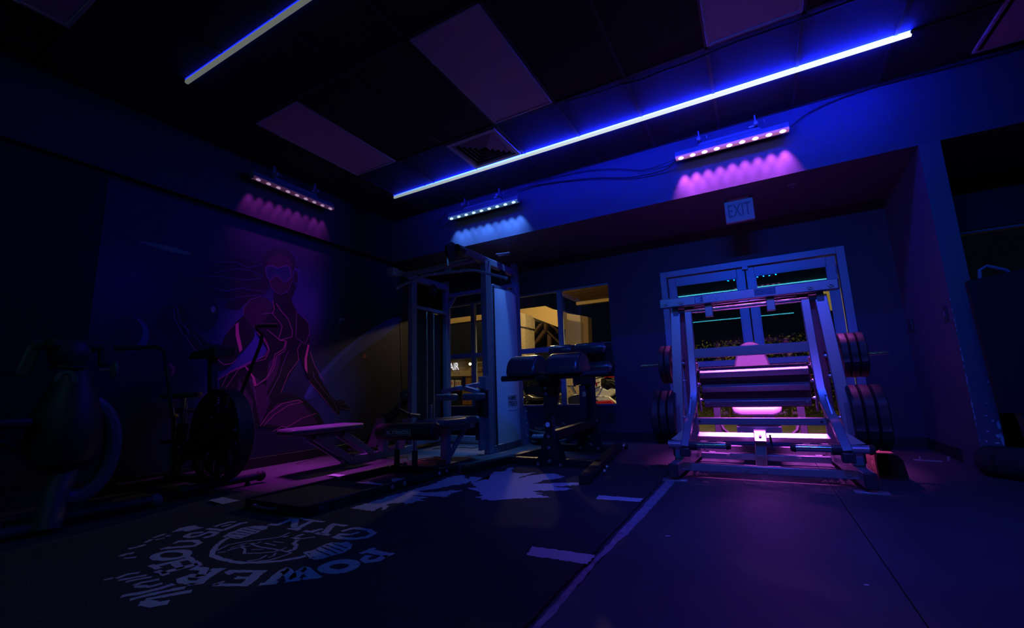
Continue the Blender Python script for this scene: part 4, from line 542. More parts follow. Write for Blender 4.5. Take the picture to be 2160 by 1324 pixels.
for x in (-4.0, -2.7): tc_.part('wheel', MB().lathe((x, 7.53, .22), (0, 1, 0), [(-.07, .16), (-.07, .24), (-.03, .27), (.03, .27), (.07, .24), (.07, .16)], 28), OM['black'])
tc_.part('exhaust_pipe', MB().cyl((-3.9, 7.40, .33), (-3.0, 7.40, .30), .03, 12), CHR); tc_.part('engine', MB().bx(-3.5, -3.15, 7.42, 7.62, .12, .42), STEEL, .02)
tc_.part('handlebar', MB().tube([(-3.05, 7.2, .72), (-2.95, 7.4, .70), (-2.95, 7.7, .70), (-3.05, 7.9, .72)], .013, 8), CHR); tc_.part('fork', MB().cyl((-2.95, 7.5, .70), (-2.7, 7.5, .22), .025, 8), CHR)
tc_.part('backrest', MB().prism([(-4.02, 7.45, .52), (-4.06, 7.45, .68), (-3.98, 7.45, .70), (-3.90, 7.45, .55)], (0, .15, 0)), BLKG, .02)
# planting seen through the door and window
def leaves(mb, c, r, n, sz, sd):
    rd = random.Random(sd)
    for _ in range(n):
        p = Vector((c[0] + rd.gauss(0, r[0]), c[1] + rd.gauss(0, r[1]), abs(c[2] + rd.uniform(-1, 1) * r[2])))
        a = Vector((rd.uniform(-1, 1), rd.uniform(-1, 1), rd.uniform(-.3, 1))).normalized(); b_ = a.cross(Vector((rd.uniform(-1, 1), rd.uniform(-1, 1), rd.uniform(-1, 1)))).normalized(); s = sz * rd.uniform(.6, 1.3)
        mb.add([p, p + a * s * .5 + b_ * s * .25, p + a * s, p + a * s * .5 - b_ * s * .25], [(0, 1, 2, 3)])
    return mb
LEAF = mat('hedge_leaf', (.03, .045, .01), .6, var=(3, (.30, .28, .05)))
t = Thing('garden_hedge', 'leafy hedge outside the glass double door', 'hedge', (0, 10.4, 0)); o = t.part('foliage', leaves(MB(), (0, 10.4, .75), (1.7, .35, .80), 6500, .055, 3), LEAF, stuff=True)
t.part('stem', MB().cyl((-.6, 10.4, -.05), (-.55, 10.4, 1.2), .02, 8).cyl((.5, 10.4, -.05), (.6, 10.4, 1.3), .02, 8), OM['timber'])
t = Thing('potted_shrub', 'small green shrub behind the white motorcycle', 'shrub', (-3.05, 10, 0)); t.part('foliage', leaves(MB(), (-3.05, 10, .95), (.09, .08, .16), 500, .05, 5), LEAF, stuff=True); t.part('stem', MB().cyl((-3.05, 10, -.05), (-3.05, 10, .9), .025, 8), OM['timber']); t.part('pot', MB().cyl((-3.05, 10, -.05), (-3.05, 10, .35), .14, 16, .2), OM['brown'])
t = Thing('wall_lantern', 'bright starry bulb on the shopfront outside', 'lamp', (-8.2, 12.0, 1.54)); t.part('bulb', MB().ball((-8.2, 12.0, 1.54), .045, 12), mat('warm_bulb', (1, 1, 1), .5, emit=(1.0, .85, .5), strength=6)); t.part('arm', MB().beam((-8.2, 12.03, 1.54), (-8.2, 12.3, 1.62), .03, .03), BLK)
def lamp(nm, lb, loc, e, col, r=.08, fix='post'):
    t = Thing(nm, lb, 'lamp', loc); t.part('shade', MB().lathe(loc, (0, 0, 1), [(.05, .12), (.10, .10), (.14, .03)], 16), BLK); t.part('stem', {'post': MB().cyl((loc[0], loc[1] + .16, -.05), (loc[0], loc[1] + .16, loc[2] + .16), .03, 8), 'hang': MB().cyl((loc[0], loc[1], loc[2] + .12), (loc[0], loc[1], 2.92), .012, 8), 'wall': MB().beam((loc[0], loc[1], loc[2] + .13), (loc[0], YB + .19, loc[2] + .16), .03, .03)}[fix], BLK)
    l = bpy.data.lights.new(nm, 'POINT'); l.energy = e; l.color = col; l.shadow_soft_size = r; lo = bpy.data.objects.new(nm + '_light', l); C.objects.link(lo); lo.parent = t.o
lamp('porch_lamp', 'warm lamp hanging under the porch left of the door, out of view', (-3.9, 7.8, 2.72), OUT_WARM, (1.0, .66, .28), .05, 'hang')
lamp('path_lamp', 'warm lamp post in the car park before the shopfront', (-8.0, 10.3, 3.45), OUT_WARM * .8, (1.0, .66, .28), .1)
lamp('wall_lamp', 'warm lamp on the outside wall above the glass door', (-.9, 6.12, 3.0), OUT_WARM * 2.2, (1.0, .74, .32), .1, 'wall')
# ================================================================ leg press
CX = -.045
def lp(name='leg_press_machine'):
    t = Thing(name, 'silver plate-loaded leg press machine in front of the glass door, glowing pink', 'leg press', (CX, 3.9, 0)); T = t.part
    X = lambda s, v: CX + s * v
    tb = T('top_beam', MB().beam((X(-1, .605), 3.78, 1.335), (X(1, .605), 3.78, 1.335), .075, .072), PLAT, .005)
    T('end_cap', MB().bx(X(-1, .611), X(-1, .603), 3.745, 3.815, 1.302, 1.368), PLATD, parent=tb); T('end_cap', MB().bx(X(1, .603), X(1, .611), 3.745, 3.815, 1.302, 1.368), PLATD, parent=tb)
    for v in (-.56, -.44, .44, .56): T('bolt', MB().cyl((CX + v, 3.742, 1.335), (CX + v, 3.732, 1.335), .021, 16).cyl((CX + v, 3.732, 1.335), (CX + v, 3.722, 1.335), .010, 6), PLAT, parent=tb)
    # stickers on the beam
    b = MB(); y = 3.7418
    b.poly([(X(-1, .335), y, 1.308), (X(-1, .275), y, 1.308), (X(-1, .275), y, 1.364), (X(-1, .335), y, 1.364)]); T('warning_label', b, GREYT, parent=tb, label='white instruction label')
    b = MB()
    for k in range(7): b.poly([(X(-1, .33), y - .0006, 1.359 - k * .007), (X(-1, .282 + .008 * (k % 3)), y - .0006, 1.359 - k * .007), (X(-1, .282 + .008 * (k % 3)), y - .0006, 1.355 - k * .007), (X(-1, .33), y - .0006, 1.355 - k * .007)])
    T('label_print', b, DECAL, parent=tb)
    b = MB()
    for k in range(3):
        x0 = X(-1, .262 - .058 * k)
        b.beam((x0, y, 1.366), (x0 + .055, y, 1.366), .0008, .0015).beam((x0, y, 1.307), (x0 + .055, y, 1.307), .0008, .0015).beam((x0 + .056, y, 1.307), (x0 + .056, y, 1.366), .0008, .0015)
        b.ball((x0 + .022, y, 1.352), .005, 8, (1, .3, 1)); b.tube([(x0 + .022, y, 1.346), (x0 + .028, y, 1.33), (x0 + .018 + .006 * k, y, 1.318), (x0 + .01, y, 1.312)], .0022, 4).tube([(x0 + .024, y, 1.341), (x0 + .036, y, 1.334), (x0 + .042, y, 1.345)], .0018, 4).tube([(x0 + .028, y, 1.33), (x0 + .04, y, 1.324), (x0 + .046, y, 1.313)], .0022, 4)
    T('pictogram_strip', b, BLUET, parent=tb)
    b = MB(); b.poly([(X(1, .085), y, 1.312), (X(1, .225), y, 1.312), (X(1, .225), y, 1.364), (X(1, .085), y, 1.364)]); T('speckled_label', b, mat('speckled_label', (.10, .10, .16), .7, var=(160, (.45, .42, .55))), parent=tb)
    # pivot shaft and hanging lugs
    T('pivot_shaft', MB().cyl((X(-1, .47), 3.84, 1.262), (X(1, .47), 3.84, 1.262), .016, 16), CHR)
    T('spacer_tube', MB().bx(X(-1, .36), X(1, .36), 3.86, 3.90, 1.25, 1.30), PLAT, .004)
    for v in (-.245, .185): T('lug', MB().bx(CX + v - .028, CX + v + .028, 3.79, 3.85, 1.20, 1.30), PLAT, .003)
    for s in (-1, 1):
        # outer A-frame uprights
        u = T('upright', MB().beam((X(s, .50), 3.84, 1.28), (X(s, .552), 3.72, .10), .05, .075, up=(s, 0, 0)), PLAT, .004)
        T('upright', MB().beam((X(s, .455), 3.90, 1.27), (X(s, .50), 4.32, .10), .045, .07, up=(s, 0, 0)), PLAT, .004)
        g = T('bearing_bracket', MB().prism([(X(s, .475), 3.80, 1.30), (X(s, .475), 3.92, 1.30), (X(s, .475), 3.90, 1.16), (X(s, .475), 3.82, 1.16)], (s * .045, 0, 0)), PLAT, .004)
        T('pivot_cap', MB().cyl((X(s, .43), 3.84, 1.262), (X(s, .475), 3.84, 1.262), .032, 16), PLATD, parent=g)
        bolt_row(t, [(X(s, .478), 3.79, .84), (X(s, .485), 3.78, .70), (X(s, .505), 3.75, .42), (X(s, .51), 3.745, .30)], (-s * .022, 0, 0), .010, parent=u)
        T('foot_cover', MB().bx(X(s, .552) - .04, X(s, .552) + .04, 3.66, 3.78, .13, .22), PLATD, .012); T('foot_cover', MB().bx(X(s, .556) - .04, X(s, .556) + .04, 3.66, 3.77, .25, .30), PLATD, .012)
        T('link_block', MB().bx(X(s, .545) - .03, X(s, .545) + .03, 3.64, 3.70, .10, .24), PLAT, .004)
        # swing arm with its bend
        a = T('swing_arm', MB().tube([(X(s, .405), 3.85, 1.27), (X(s, .408), 3.83, .95), (X(s, .415), 3.80, .62), (X(s, .425), 3.74, .50), (X(s, .455), 3.62, .38), (X(s, .478), 3.50, .22)], .027, 4), PLAT, .004)
        T('arm_plate', MB().prism([(X(s, .428), 3.70, .56), (X(s, .428), 3.77, .58), (X(s, .455), 3.70, .40), (X(s, .45), 3.62, .38)], (s * .008, 0, 0)), PLAT, parent=a)
        T('end_plug', MB().bx(X(s, .475) - .035, X(s, .475) + .035, 3.45, 3.52, .165, .225), PLATD, .008, parent=a)
        T('gusset', MB().prism([(X(s, .465), 3.58, .36), (X(s, .585), 3.56, .27), (X(s, .465), 3.56, .26)], (0, .01, 0)), PLAT, parent=a)
        T('outer_peg', MB().cyl((X(s, .50), 3.49, .245), (X(s, .59), 3.49, .245), .027, 20), PLAT, parent=a)
        T('peg_collar', MB().cyl((X(s, .445), 3.49, .245), (X(s, .395), 3.49, .245), .038, 20), PLATD)
        pg = T('weight_peg', MB().cyl((X(s, .40), 3.49, .245), (X(s, .20), 3.49, .245), .024, 20), CHR, label='chrome peg'); T('rubber_tip', MB().cyl((X(s, .205), 3.49, .245), (X(s, .175), 3.49, .245), .030, 18, .022), RUB, .004, parent=pg)
        if s > 0: T('rubber_tip', MB().cyl((X(s, .585), 3.49, .245), (X(s, .615), 3.49, .245), .034, 18, .026), RUB, .004)
        # base rail and feet
        T('base_rail', MB().beam((X(s, .555), 3.40, .075), (X(s, .49), 4.95, .075), .06, .09), PLAT, .005)
        T('rail_end_plug', MB().beam((X(s, .556), 3.385, .075), (X(s, .555), 3.41, .075), .064, .094), PLATD, .006)
        T('foot_plate', MB().bx(X(s, .555) - .085, X(s, .555) + .085, 3.40, 3.46, .0, .012), PLAT, .002)
        T('foot_plate', MB().bx(X(s, .49) - .08, X(s, .49) + .08, 4.88, 4.94, .0, .012), PLAT, .002)
        # storage and working horns
        T('storage_horn', MB().cyl((X(s, .49), 4.0, .845), (X(s, .86), 4.0, .845), .0125, 16), CHR, label='chrome horn'); T('horn_hub', MB().cyl((X(s, .49), 4.0, .845), (X(s, .56), 4.0, .845), .035, 18), PLATD)
        T('load_horn', MB().cyl((X(s, .53), 3.80, .418), (X(s, .72), 3.80, .418), .024, 18), CHR, label='chrome horn'); T('horn_hub', MB().cyl((X(s, .53), 3.80, .41), (X(s, .585), 3.80, .41), .045, 18), PLATD)
        T('horn_plate', MB().bx(X(s, .535) - .008, X(s, .535) + .008, 3.70, 3.86, .25, .52), PLAT, .002)
        # rear uprights behind the seat
        T('seat_upright', MB().beam((X(s, .345), 4.72, .05), (X(s, .335), 4.70, .52), .055, .055), PLAT, .004)
        T('side_handle', MB().tube([(X(s, .14), 4.30, .24), (X(s, .22), 4.30, .235), (X(s, .27), 4.35, .27), (X(s, .30), 4.45, .33), (X(s, .31), 4.55, .36)], .015, 10), RUB)
    T('cross_bar', MB().bx(X(-1, .385), X(1, .385), 3.79, 3.84, .875, .95), PLAT, .004)
    cb = T('cross_bar', MB().bx(X(-1, .425), X(1, .425), 3.74, 3.79, .365, .415), PLAT, .004)
    for v in (-.39, .39): T('hole', MB().cyl((CX + v, 3.7395, .388), (CX + v, 3.7385, .388), .010, 12), PLATD, parent=cb)
    T('rear_cross_bar', MB().beam((X(-1, .485), 4.235, .225), (X(1, .485), 4.235, .225), .055, .05, up=(0, -.62, .78)), PLAT, .004)
    T('rear_cross_bar', MB().bx(X(-1, .47), X(1, .47), 4.62, 4.68, .05, .105), PLAT, .004)
    fb = T('front_cross_bar', MB().bx(X(-1, .53), X(1, .53), 3.54, 3.585, .055, .105), PLAT, .004)
    bolt_row(t, [(X(1, .02), 3.54, .08), (X(-1, .10), 3.54, .08), (X(1, .47), 3.54, .085), (X(-1, .47), 3.54, .085)], (0, -.012, 0), .012, PLAT, parent=fb)
    T('mid_cross_bar', MB().bx(X(-1, .47), X(1, .47), 4.30, 4.35, .03, .08), PLAT, .004)
    bolt_row(t, [(X(-1, .26), 4.30, .055), (X(-1, .20), 4.30, .055), (X(1, .20), 4.30, .055), (X(1, .26), 4.30, .055)], (0, -.01, 0), .012, PLAT)
    sp = T('centre_post', MB().beam((CX - .014, 4.185, .0), (CX + .002, 4.20, .215), .08, .045, up=(0, 1, 0)), PLAT, .004); T('post_head', MB().prism([(CX - .042, 4.12, .205), (CX - .042, 4.19, .275), (CX - .042, 4.205, .285), (CX - .042, 4.25, .285), (CX - .042, 4.25, .195)], (.09, 0, 0)), PLAT, .006, parent=sp)
    T('hole', MB().cyl((CX + .003, 4.158, .236), (CX + .003, 4.148, .246), .010, 12), PLATD, parent=sp)
    T('post_foot', MB().bx(X(-1, .14), X(1, .12), 4.13, 4.22, .0, .010), PLAT, .002)
    T('spine_tube', MB().beam((CX, 4.26, .23), (CX, 4.75, .27), .06, .06), PLAT, .004)
    T('adjust_lever', MB().tube([(X(1, .07), 3.90, .28), (X(1, .075), 3.90, .20), (X(1, .08), 3.88, .17)], .008, 8), RUB)
    # seat, head and back pads
    sp_ = [(-.185, .0), (-.18, -.05), (-.14, -.085), (.14, -.085), (.18, -.05), (.185, .0), (.185, .30), (-.185, .30)]
    T('seat_pad', MB().prism([(CX + x, 4.33 + y * 1.0, .435 + (y if y < 0 else y * .12) * .55) for x, y in sp_], (0, .012, .06)), VINYLL, .022, label='pale padded seat', seg=4)
    sm = T('seat_carriage', MB().bx(X(-1, .165), X(1, .165), 4.31, 4.60, .262, .312), PLAT, .008)
    T('carriage_face', MB().bx(X(-1, .165), X(1, .165), 4.255, 4.30, .255, .31), PLAT, .006, parent=sm); T('seat_bracket', MB().bx(X(-1, .12), X(-1, .06), 4.36, 4.44, .312, .37), PLATD, .004, parent=sm); T('seat_bracket', MB().bx(X(1, .06), X(1, .12), 4.36, 4.44, .312, .37), PLATD, .004, parent=sm)
    for v in (-.11, -.08, .08, .11): T('carriage_bolt', MB().cyl((CX + v, 4.33, .312), (CX + v, 4.33, .325), .009, 8), STEEL, parent=sm)
    pts = [(X(-1, .165), .62), (X(-1, .15), .86)] + [(CX + .125 * math.cos(a), .95 + .12 * math.sin(a)) for a in [PI - i * PI / 10 for i in range(11)]] + [(X(1, .15), .86), (X(1, .165), .62)]
    T('back_pad', MB().prism([(x, 4.70 + (z - .6) * .45, z) for x, z in pts], (0, .07, -.03)), mat('dark_vinyl', (.045, .045, .06), .4), .02, seg=3); T('pad_board', MB().prism([(x * .98 + CX * .02, 4.775 + (z - .6) * .45, z - .03) for x, z in pts], (0, .012, -.005)), BLK)
    # footplate carriage seen from behind
    def fp(x, s, off=0.0):  # s 0 bottom..1 top ; plane tilts away
        return (CX + x, 4.06 - .19 * s + off, .475 + .325 * s)
    T('foot_board', MB().add([fp(-.375, 0, .03), fp(.375, 0, .03), fp(.385, .92, .03), fp(.36, 1.0, .03), fp(-.36, 1.0, .03), fp(-.385, .92, .03)] + [fp(x, s, .06) for x, s in ((-.375, 0), (.375, 0), (.385, .92), (.36, 1.0), (-.36, 1.0), (-.385, .92))], [(0, 1, 2, 3, 4, 5), (11, 10, 9, 8, 7, 6)] + [(i, (i + 1) % 6, 6 + (i + 1) % 6, 6 + i) for i in range(6)]), mat('footplate_tread', (.10, .09, .11), .6, bump=(200, .6)), .004, label='black tread board')
    for s_ in (.13, .49, .84):
        r = T('rear_slat', MB().beam(fp(-.37, s_), fp(.37, s_), .045, .05, up=(0, -.50, .86)), PLAT, .004)
        for v in (-.345, .345): T('bolt', MB().cyl(Vector(fp(v, s_, -.028)), Vector(fp(v, s_, -.036)), .010, 10), PLAT, parent=r)
    for s in (-1, 1):
        T('side_bracket', MB().beam(fp(s * .405, -.06), fp(s * .405, 1.03), .012, .06, up=(0, -.5, .8)), PLAT, .002); T('bracket_head', MB().bx(CX + s * .405 - .02, CX + s * .405 + .02, 3.96, 4.01, .80, .845), PLAT, .003)
        bolt_row(t, [fp(s * .40, .95, .01), fp(s * .40, .2, .01), fp(s * .40, .6, .01)], (-s * .025, 0, 0), .010)
        T('carriage_arm', MB().beam(fp(s * .40, .5, .02), (X(s, .42), 3.85, .62), .03, .05), PLAT, .003)
        T('amber_reflector', MB().bx(CX + s * .385 - .006, CX + s * .385 + .006, 4.0, 4.005, .66, .72), mat('amber_reflector', (.9, .35, .12), .3, emit=(1, .4, .15), strength=.0), .001)
lp()
def plate(x, s, y, z, r, th, label, group=None):
    # a disc on a horn along X, the first face nearest the machine
    t = Thing('weight_plate', label, 'weight plate', (x, y, z - r)); a = 1
    prof = [(0, .026), (0, r * .30), (th * .16, r * .33), (th * .18, r * .80), (0, r * .86), (0, r * .95), (th * .12, r), (th * .88, r), (th, r * .95), (th, r * .86), (th * .82, r * .80), (th * .84, r * .33), (th, r * .30), (th, .026)]
    o = t.part('disc', MB().lathe((x, y, z), (s, 0, 0), prof, 54, 3, .075), BUMPER)
    t.part('hub_ring', MB().lathe((x - s * .001, y, z), (s, 0, 0), [(0, .026), (0, .042), (th + .002, .042), (th + .002, .026)], 24), GREYF)
    b = MB()
    for k in range(5):
        a = k * .24 + .9; c = Vector((x + s * th * .17 - s * .001, y + math.cos(a) * r * .6, z + math.sin(a) * r * .6)); b.beam(c, c + Vector((0, -math.sin(a), math.cos(a))) * .018, .002, .02)
    t.part('raised_lettering', b, GREYF)
    return t
E0 = CX
for i in range(3): plate(CX - .545 - .060 * i, -1, 3.80, .418, .213, .056, ['innermost', 'middle', 'outermost'][i] + ' large plate on the lower left of the leg press')
for i in range(3): plate(CX + .548 + .066 * i, 1, 3.80, .418, .217, .062, ['innermost', 'middle', 'outermost'][i] + ' large plate on the lower right of the leg press')
for i in range(2): plate(CX - .585 - .050 * i, -1, 4.0, .845, .162, .046, ['inner', 'outer'][i] + ' plate on the upper left horn of the leg press')
for i in range(3): plate(CX + .575 + .052 * i, 1, 4.0, .845, .162, .048, ['innermost', 'middle', 'outermost'][i] + ' plate on the upper right horn of the leg press')
# wooden block
t = Thing('timber_block', 'rough timber block on the floor right of the leg press', 'block', (.74, 4.3, 0))
pp = [(.655, .0), (.815, .0), (.80, .115), (.77, .15), (.665, .15), (.655, .13)]
t.part('block', MB().add([(x, 4.02, z) for x, z in pp] + [(x, 4.42, z) for x, z in pp], [(0, 1, 2, 3, 4, 5), (11, 10, 9, 8, 7, 6)] + [(i, (i + 1) % 6, 6 + (i + 1) % 6, 6 + i) for i in range(6)]), WOODB, .006)
t.part('cut_end', MB().poly([(x * .985 + .011, 4.0185, z * .97 + .002) for x, z in pp]), WOODE)
# dark roller / bag at the right edge
t = Thing('punching_bag', 'thick black bag lying on the floor at the right edge', 'bag', (1.6, 3.95, 0))
d = Vector((.45, -.55, 0)).normalized(); p0 = Vector((1.27, 4.30, .10))
t.part('body', MB().lathe(p0, d, [(0, .05), (.015, .085), (.04, .098), (.09, .103), (1.1, .103), (1.15, .095), (1.17, .06)], 32), RUB)
for k in (.12, 1.05): t.part('seam_band', MB().lathe(p0 + d * k, d, [(0, .1045), (.02, .1045)], 32), BLK)
# upright stored platform at the right
t = Thing('stored_platform', 'black platform standing on edge at the right, handle on top', 'platform', (1.75, 4.2, 0))
t.part('deck', MB().add([(1.352, 4.10, .42), (2.1, 4.02, .42), (2.1, 4.12, 1.42), (1.345, 4.17, 1.32), (1.352, 4.15, .42), (2.1, 4.07, .42), (2.1, 4.17, 1.42), (1.345, 4.22, 1.32)], [(0, 1, 2, 3), (7, 6, 5, 4), (0, 4, 5, 1), (1, 5, 6, 2), (2, 6, 7, 3), (3, 7, 4, 0)]), mat('grip_board', (.012, .010, .014), .85, bump=(260, .8)), .003)
t.part('lower_frame', MB().beam((1.50, 4.12, .02), (1.46, 4.14, .46), .08, .05, up=(1, 0, 0)).bx(1.5, 2.1, 4.10, 4.16, .36, .45), BLK, .004)
for x, z in ((1.62, .41), (1.72, .40), (1.60, .385)): t.part('bolt', MB().cyl((x, 4.10, z), (x, 4.088, z), .013, 12), STEEL)
t.part('handle', MB().tube([(1.42, 4.2, 1.30), (1.43, 4.2, 1.39), (1.47, 4.2, 1.415), (1.56, 4.2, 1.37), (1.58, 4.2, 1.33)], .011, 8), GREYF)
b = MB(); o = Vector((1.60, 4.088, 1.27))
for a, c in (((0, 0, 0), (.4, -.02, 0)), ((0, 0, 0), (.08, -.01, -.14)), ((.08, -.01, -.14), (.4, -.02, -.14))): b.beam(o + Vector(a), o + Vector(c), .004, .003)
t.part('label_border', b, BLUET); b = MB(); text(b, 'BC', (1.64, 4.082, 1.17), (.08, -.01, 0), (0, 0, .07), .02); t.part('label_lettering', b, BLUET)
# ================================================================ cable tower with pulldown seat and low row
t = Thing('cable_tower', 'tall two-stack cable tower with glowing white shroud and lat bar', 'cable machine', (-3.2, 4.5, 0)); T = t.part
XA, XB = -2.65, -3.72
p1 = T('upright', MB().bx(XA - .035, XA + .04, 4.17, 4.28, 0.0, 2.15), GREYF, .005)
T('upright', MB().bx(XA - .035, XA + .04, 4.90, 4.99, 0.0, 2.30), GREYF, .005)
T('upright', MB().bx(XB - .035, XB + .035, 4.14, 4.23, 0.0, 2.08), GREYF, .005)
T('upright', MB().bx(XB - .055, XB + .015, 4.86, 4.94, 0.0, 2.22), GREYF, .005)
T('upright', MB().bx(-3.86, -3.80, 5.02, 5.08, .3, 2.0), GREYF, .004)
top = T('top_beam', MB().bx(XA - .035, XA + .035, 3.74, 5.0, 2.13, 2.21), GREYF, .005)
T('top_beam', MB().bx(XB - .035, XB + .035, 3.86, 4.9, 2.08, 2.16), GREYF, .005)
T('end_block', MB().bx(XB - .045, XB + .045, 3.78, 3.88, 2.07, 2.17), GREYF, .006); T('beam_sleeve', MB().cyl((XA, 3.66, 2.17), (XA, 3.76, 2.17), .052, 20), BLK)
T('cross_tube', MB().cyl((XB, 3.98, 2.11), (XA, 3.98, 2.12), .032, 16), GREYF); T('cross_tube', MB().bx(XB, XA, 4.88, 4.93, 1.98, 2.03), GREYF, .004)
T('brace', MB().beam((XB + .02, 4.9, 1.82), (XB + .14, 4.9, 1.98), .03, .04), GREYF); T('cross_tube', MB().bx(XB, XA, 4.88, 4.95, .03, .10), GREYF, .004)
for (x, y, z, r) in ((XA - .02, 3.60, 2.13, .095), (XA, 4.62, 2.06, .075), (XB + .05, 3.98, 2.02, .07), (XB + .03, 4.55, 2.03, .075), (XB + .01, 4.04, .66, .06)):
    pu = T('pulley', MB().lathe((x - .018, y, z), (1, 0, 0), [(0, r * .2), (0, r), (.006, r), (.012, r * .88), (.022, r * .88), (.028, r), (.034, r), (.036, r * .2)], 32), BLK)
    T('pulley_cover', MB().prism([(x - .026, y - r * .3, z - .02), (x - .026, y + r * .3, z - .02), (x - .026, y + .03, z + r * .9), (x - .026, y - .03, z + r * .9)], (-.004, 0, 0)), GREYF, parent=pu); T('axle_bolt', MB().cyl((x - .03, y, z), (x + .028, y, z), .010, 10), STEEL, parent=pu)
bolt_row(t, [(XA + .035, 3.92, 2.17), (XA + .035, 4.12, 2.17), (XA + .035, 4.24, 2.17)], (.014, 0, 0), .013, parent=top)
T('knee_gusset', MB().prism([(XA + .041, 4.86, 2.13), (XA + .041, 4.92, 2.13), (XA + .041, 4.92, 1.98)], (.006, 0, 0)), GREYF); T('shroud_hood', MB().bx(XA - .04, XA + .04, 4.96, 5.05, 2.19, 2.32), BLK, .004)
T('shelf_plate', MB().prism([(-2.62, 4.42, 2.30), (-2.45, 4.46, 2.30), (-2.50, 4.56, 2.30), (-2.64, 4.52, 2.30)], (0, 0, .006)), GREYF)
# stacks: curved pale shroud on the right, dark one on the left
pts = []; n = 14
for i in range(n + 1):
    s = i / n; y = 4.325 + .535 * s; pts.append((XA + .05 + .045 * math.sin(PI * s), y))
b = MB(); zt = lambda s: 1.86 - .02 * s
vs = [(x, y, z) for z in (0.085, None) for x, y in pts]; vs = [(x, y, .085) for x, y in pts] + [(x, y, 1.86) for x, y in pts] + [(x - .008, y, .085) for x, y in pts] + [(x - .008, y, 1.86) for x, y in pts]; m = n + 1
fs = []
for i in range(n): fs += [(i, i + 1, m + i + 1, m + i), (2 * m + i, 3 * m + i, 3 * m + i + 1, 2 * m + i + 1), (m + i, m + i + 1, 3 * m + i + 1, 3 * m + i), (i, 2 * m + i, 2 * m + i + 1, i + 1)]
sh = T('weight_shroud', b.add(vs, fs), SHROUD, label='white curved shroud')
T('shroud_frame', MB().bx(XA - .03, XA + .045, 4.285, 4.325, .04, 1.90).bx(XA - .03, XA + .045, 4.86, 4.90, .04, 1.90).bx(XA - .03, XA + .045, 4.325, 4.86, 1.87, 1.91).bx(XA - .03, XA + .05, 4.28, 4.90, .0, .08), GREYF, .004)
T('shroud_trim', MB().bx(XA + .01, XA + .052, 4.30, 4.328, .08, 1.88), BLK, .003)
T('base_gusset', MB().prism([(XA + .045, 4.99, .0), (XA + .045, 5.14, .0), (XA + .045, 5.10, .20), (XA + .045, 5.02, .45), (XA + .045, 4.99, .45)], (.006, 0, 0)), GREYF)
bolt_row(t, [(XA + .05, 5.03, .40), (XA + .05, 5.04, .25), (XA + .05, 5.05, .10), (XA + .05, 4.95, .55), (XA + .05, 4.95, .70)], (.012, 0, 0), .012)
# sticker on the shroud
def shx(y): return XA + .05 + .045 * math.sin(PI * (y - 4.325) / .535)
ys = [4.50 + i * .03 for i in range(9)]
T('maker_label', MB().add([(shx(y) + .0015, y, z) for z in (.445, .635) for y in ys], [(i, i + 1, 9 + i + 1, 9 + i) for i in range(8)]), DECAL, parent=sh, label='white square label')
b = MB(); text(b, 'HAMMER', (0, 0, 0), (.21, 0, 0), (0, 0, .058), .03); text(b, 'STRENGTH', (0, 0, -.07), (.23, 0, 0), (0, 0, .058), .03)
b.v = [(shx(4.508 + v[0]) + .003, 4.508 + v[0], .555 + v[2]) for v in b.v]; T('label_lettering', b, DECALB, parent=sh)
T('stack_frame', MB().bx(XB - .03, XB + .03, 4.23, 4.86, 1.73, 1.77), GREYF, .003); T('stack_frame', MB().bx(XB - .03, XB + .03, 4.23, 4.86, .05, .10), GREYF, .003)
T('stack_shroud', MB().bx(XB - .10, XB - .085, 4.24, 4.85, .10, 1.73), mat('dark_shroud', (.03, .03, .035), .4), label='dark rear shroud')
for y in (4.46, 4.60): T('guide_rod', MB().cyl((XB, y, .1), (XB, y, 1.73), .010, 12), CHR)
for k in range(9): T('weight_block', MB().bx(XB - .045, XB + .045, 4.40, 4.66, .12 + .026 * k, .143 + .026 * k), BLK, .002)
T('selector_stem', MB().bx(XB - .02, XB + .02, 4.515, 4.545, .35, .52), STEEL); b = MB()
for k in range(6): b.cyl((XB + .02, 4.53, .37 + .025 * k), (XB + .022, 4.53, .37 + .025 * k), .006, 8)
T('selector_hole', b, DECALB); T('stack_pulley', MB().lathe((XB - .01, 4.53, 1.66), (1, 0, 0), [(0, .01), (0, .05), (.02, .05), (.02, .01)], 20), BLK)
T('stack_cable', MB().cyl((XB, 4.53, .5), (XB, 4.53, 2.0), .004, 6), CORD); T('low_cable', MB().cyl((XB, 3.93, 2.0), (XB, 4.0, .72), .004, 6), CORD)
# seat station in front of the right stack
SX = -2.72
T('seat_beam', MB().bx(SX - .03, SX + .03, 3.52, 4.17, .295, .355), GREYF, .004); T('seat_post', MB().bx(SX - .035, SX + .035, 3.50, 3.58, .01, .33), GREYF, .004); T('seat_foot', MB().bx(SX - .06, SX + .09, 3.48, 3.60, .0, .012), GREYF, .002)
T('seat_strut', MB().beam((SX, 3.60, .06), (SX, 3.86, .30), .03, .045), GREYF, .003); T('seat_pad', MB().prism([(SX - .13, 3.22, .36), (SX + .13, 3.22, .36), (SX + .17, 3.60, .36), (SX + .15, 3.93, .36), (SX - .15, 3.93, .36), (SX - .17, 3.60, .36)], (0, 0, .062)), VINYL, .024, label='grey vinyl seat', seg=4)
T('mount_plate', MB().bx(XA - .045, XA + .045, 4.10, 4.17, .68, .83), GREYF, .003); kn = T('knee_stem', MB().beam((SX + .03, 4.14, .745), (SX, 3.86, .715), .05, .05), GREYF, .004)
T('adjust_post', MB().bx(XA - .03, XA + .03, 4.08, 4.17, .40, .70), BLK, .003); T('pop_pin', MB().cyl((SX, 3.86, .72), (SX, 3.86, .83), .018, 12), BLK)
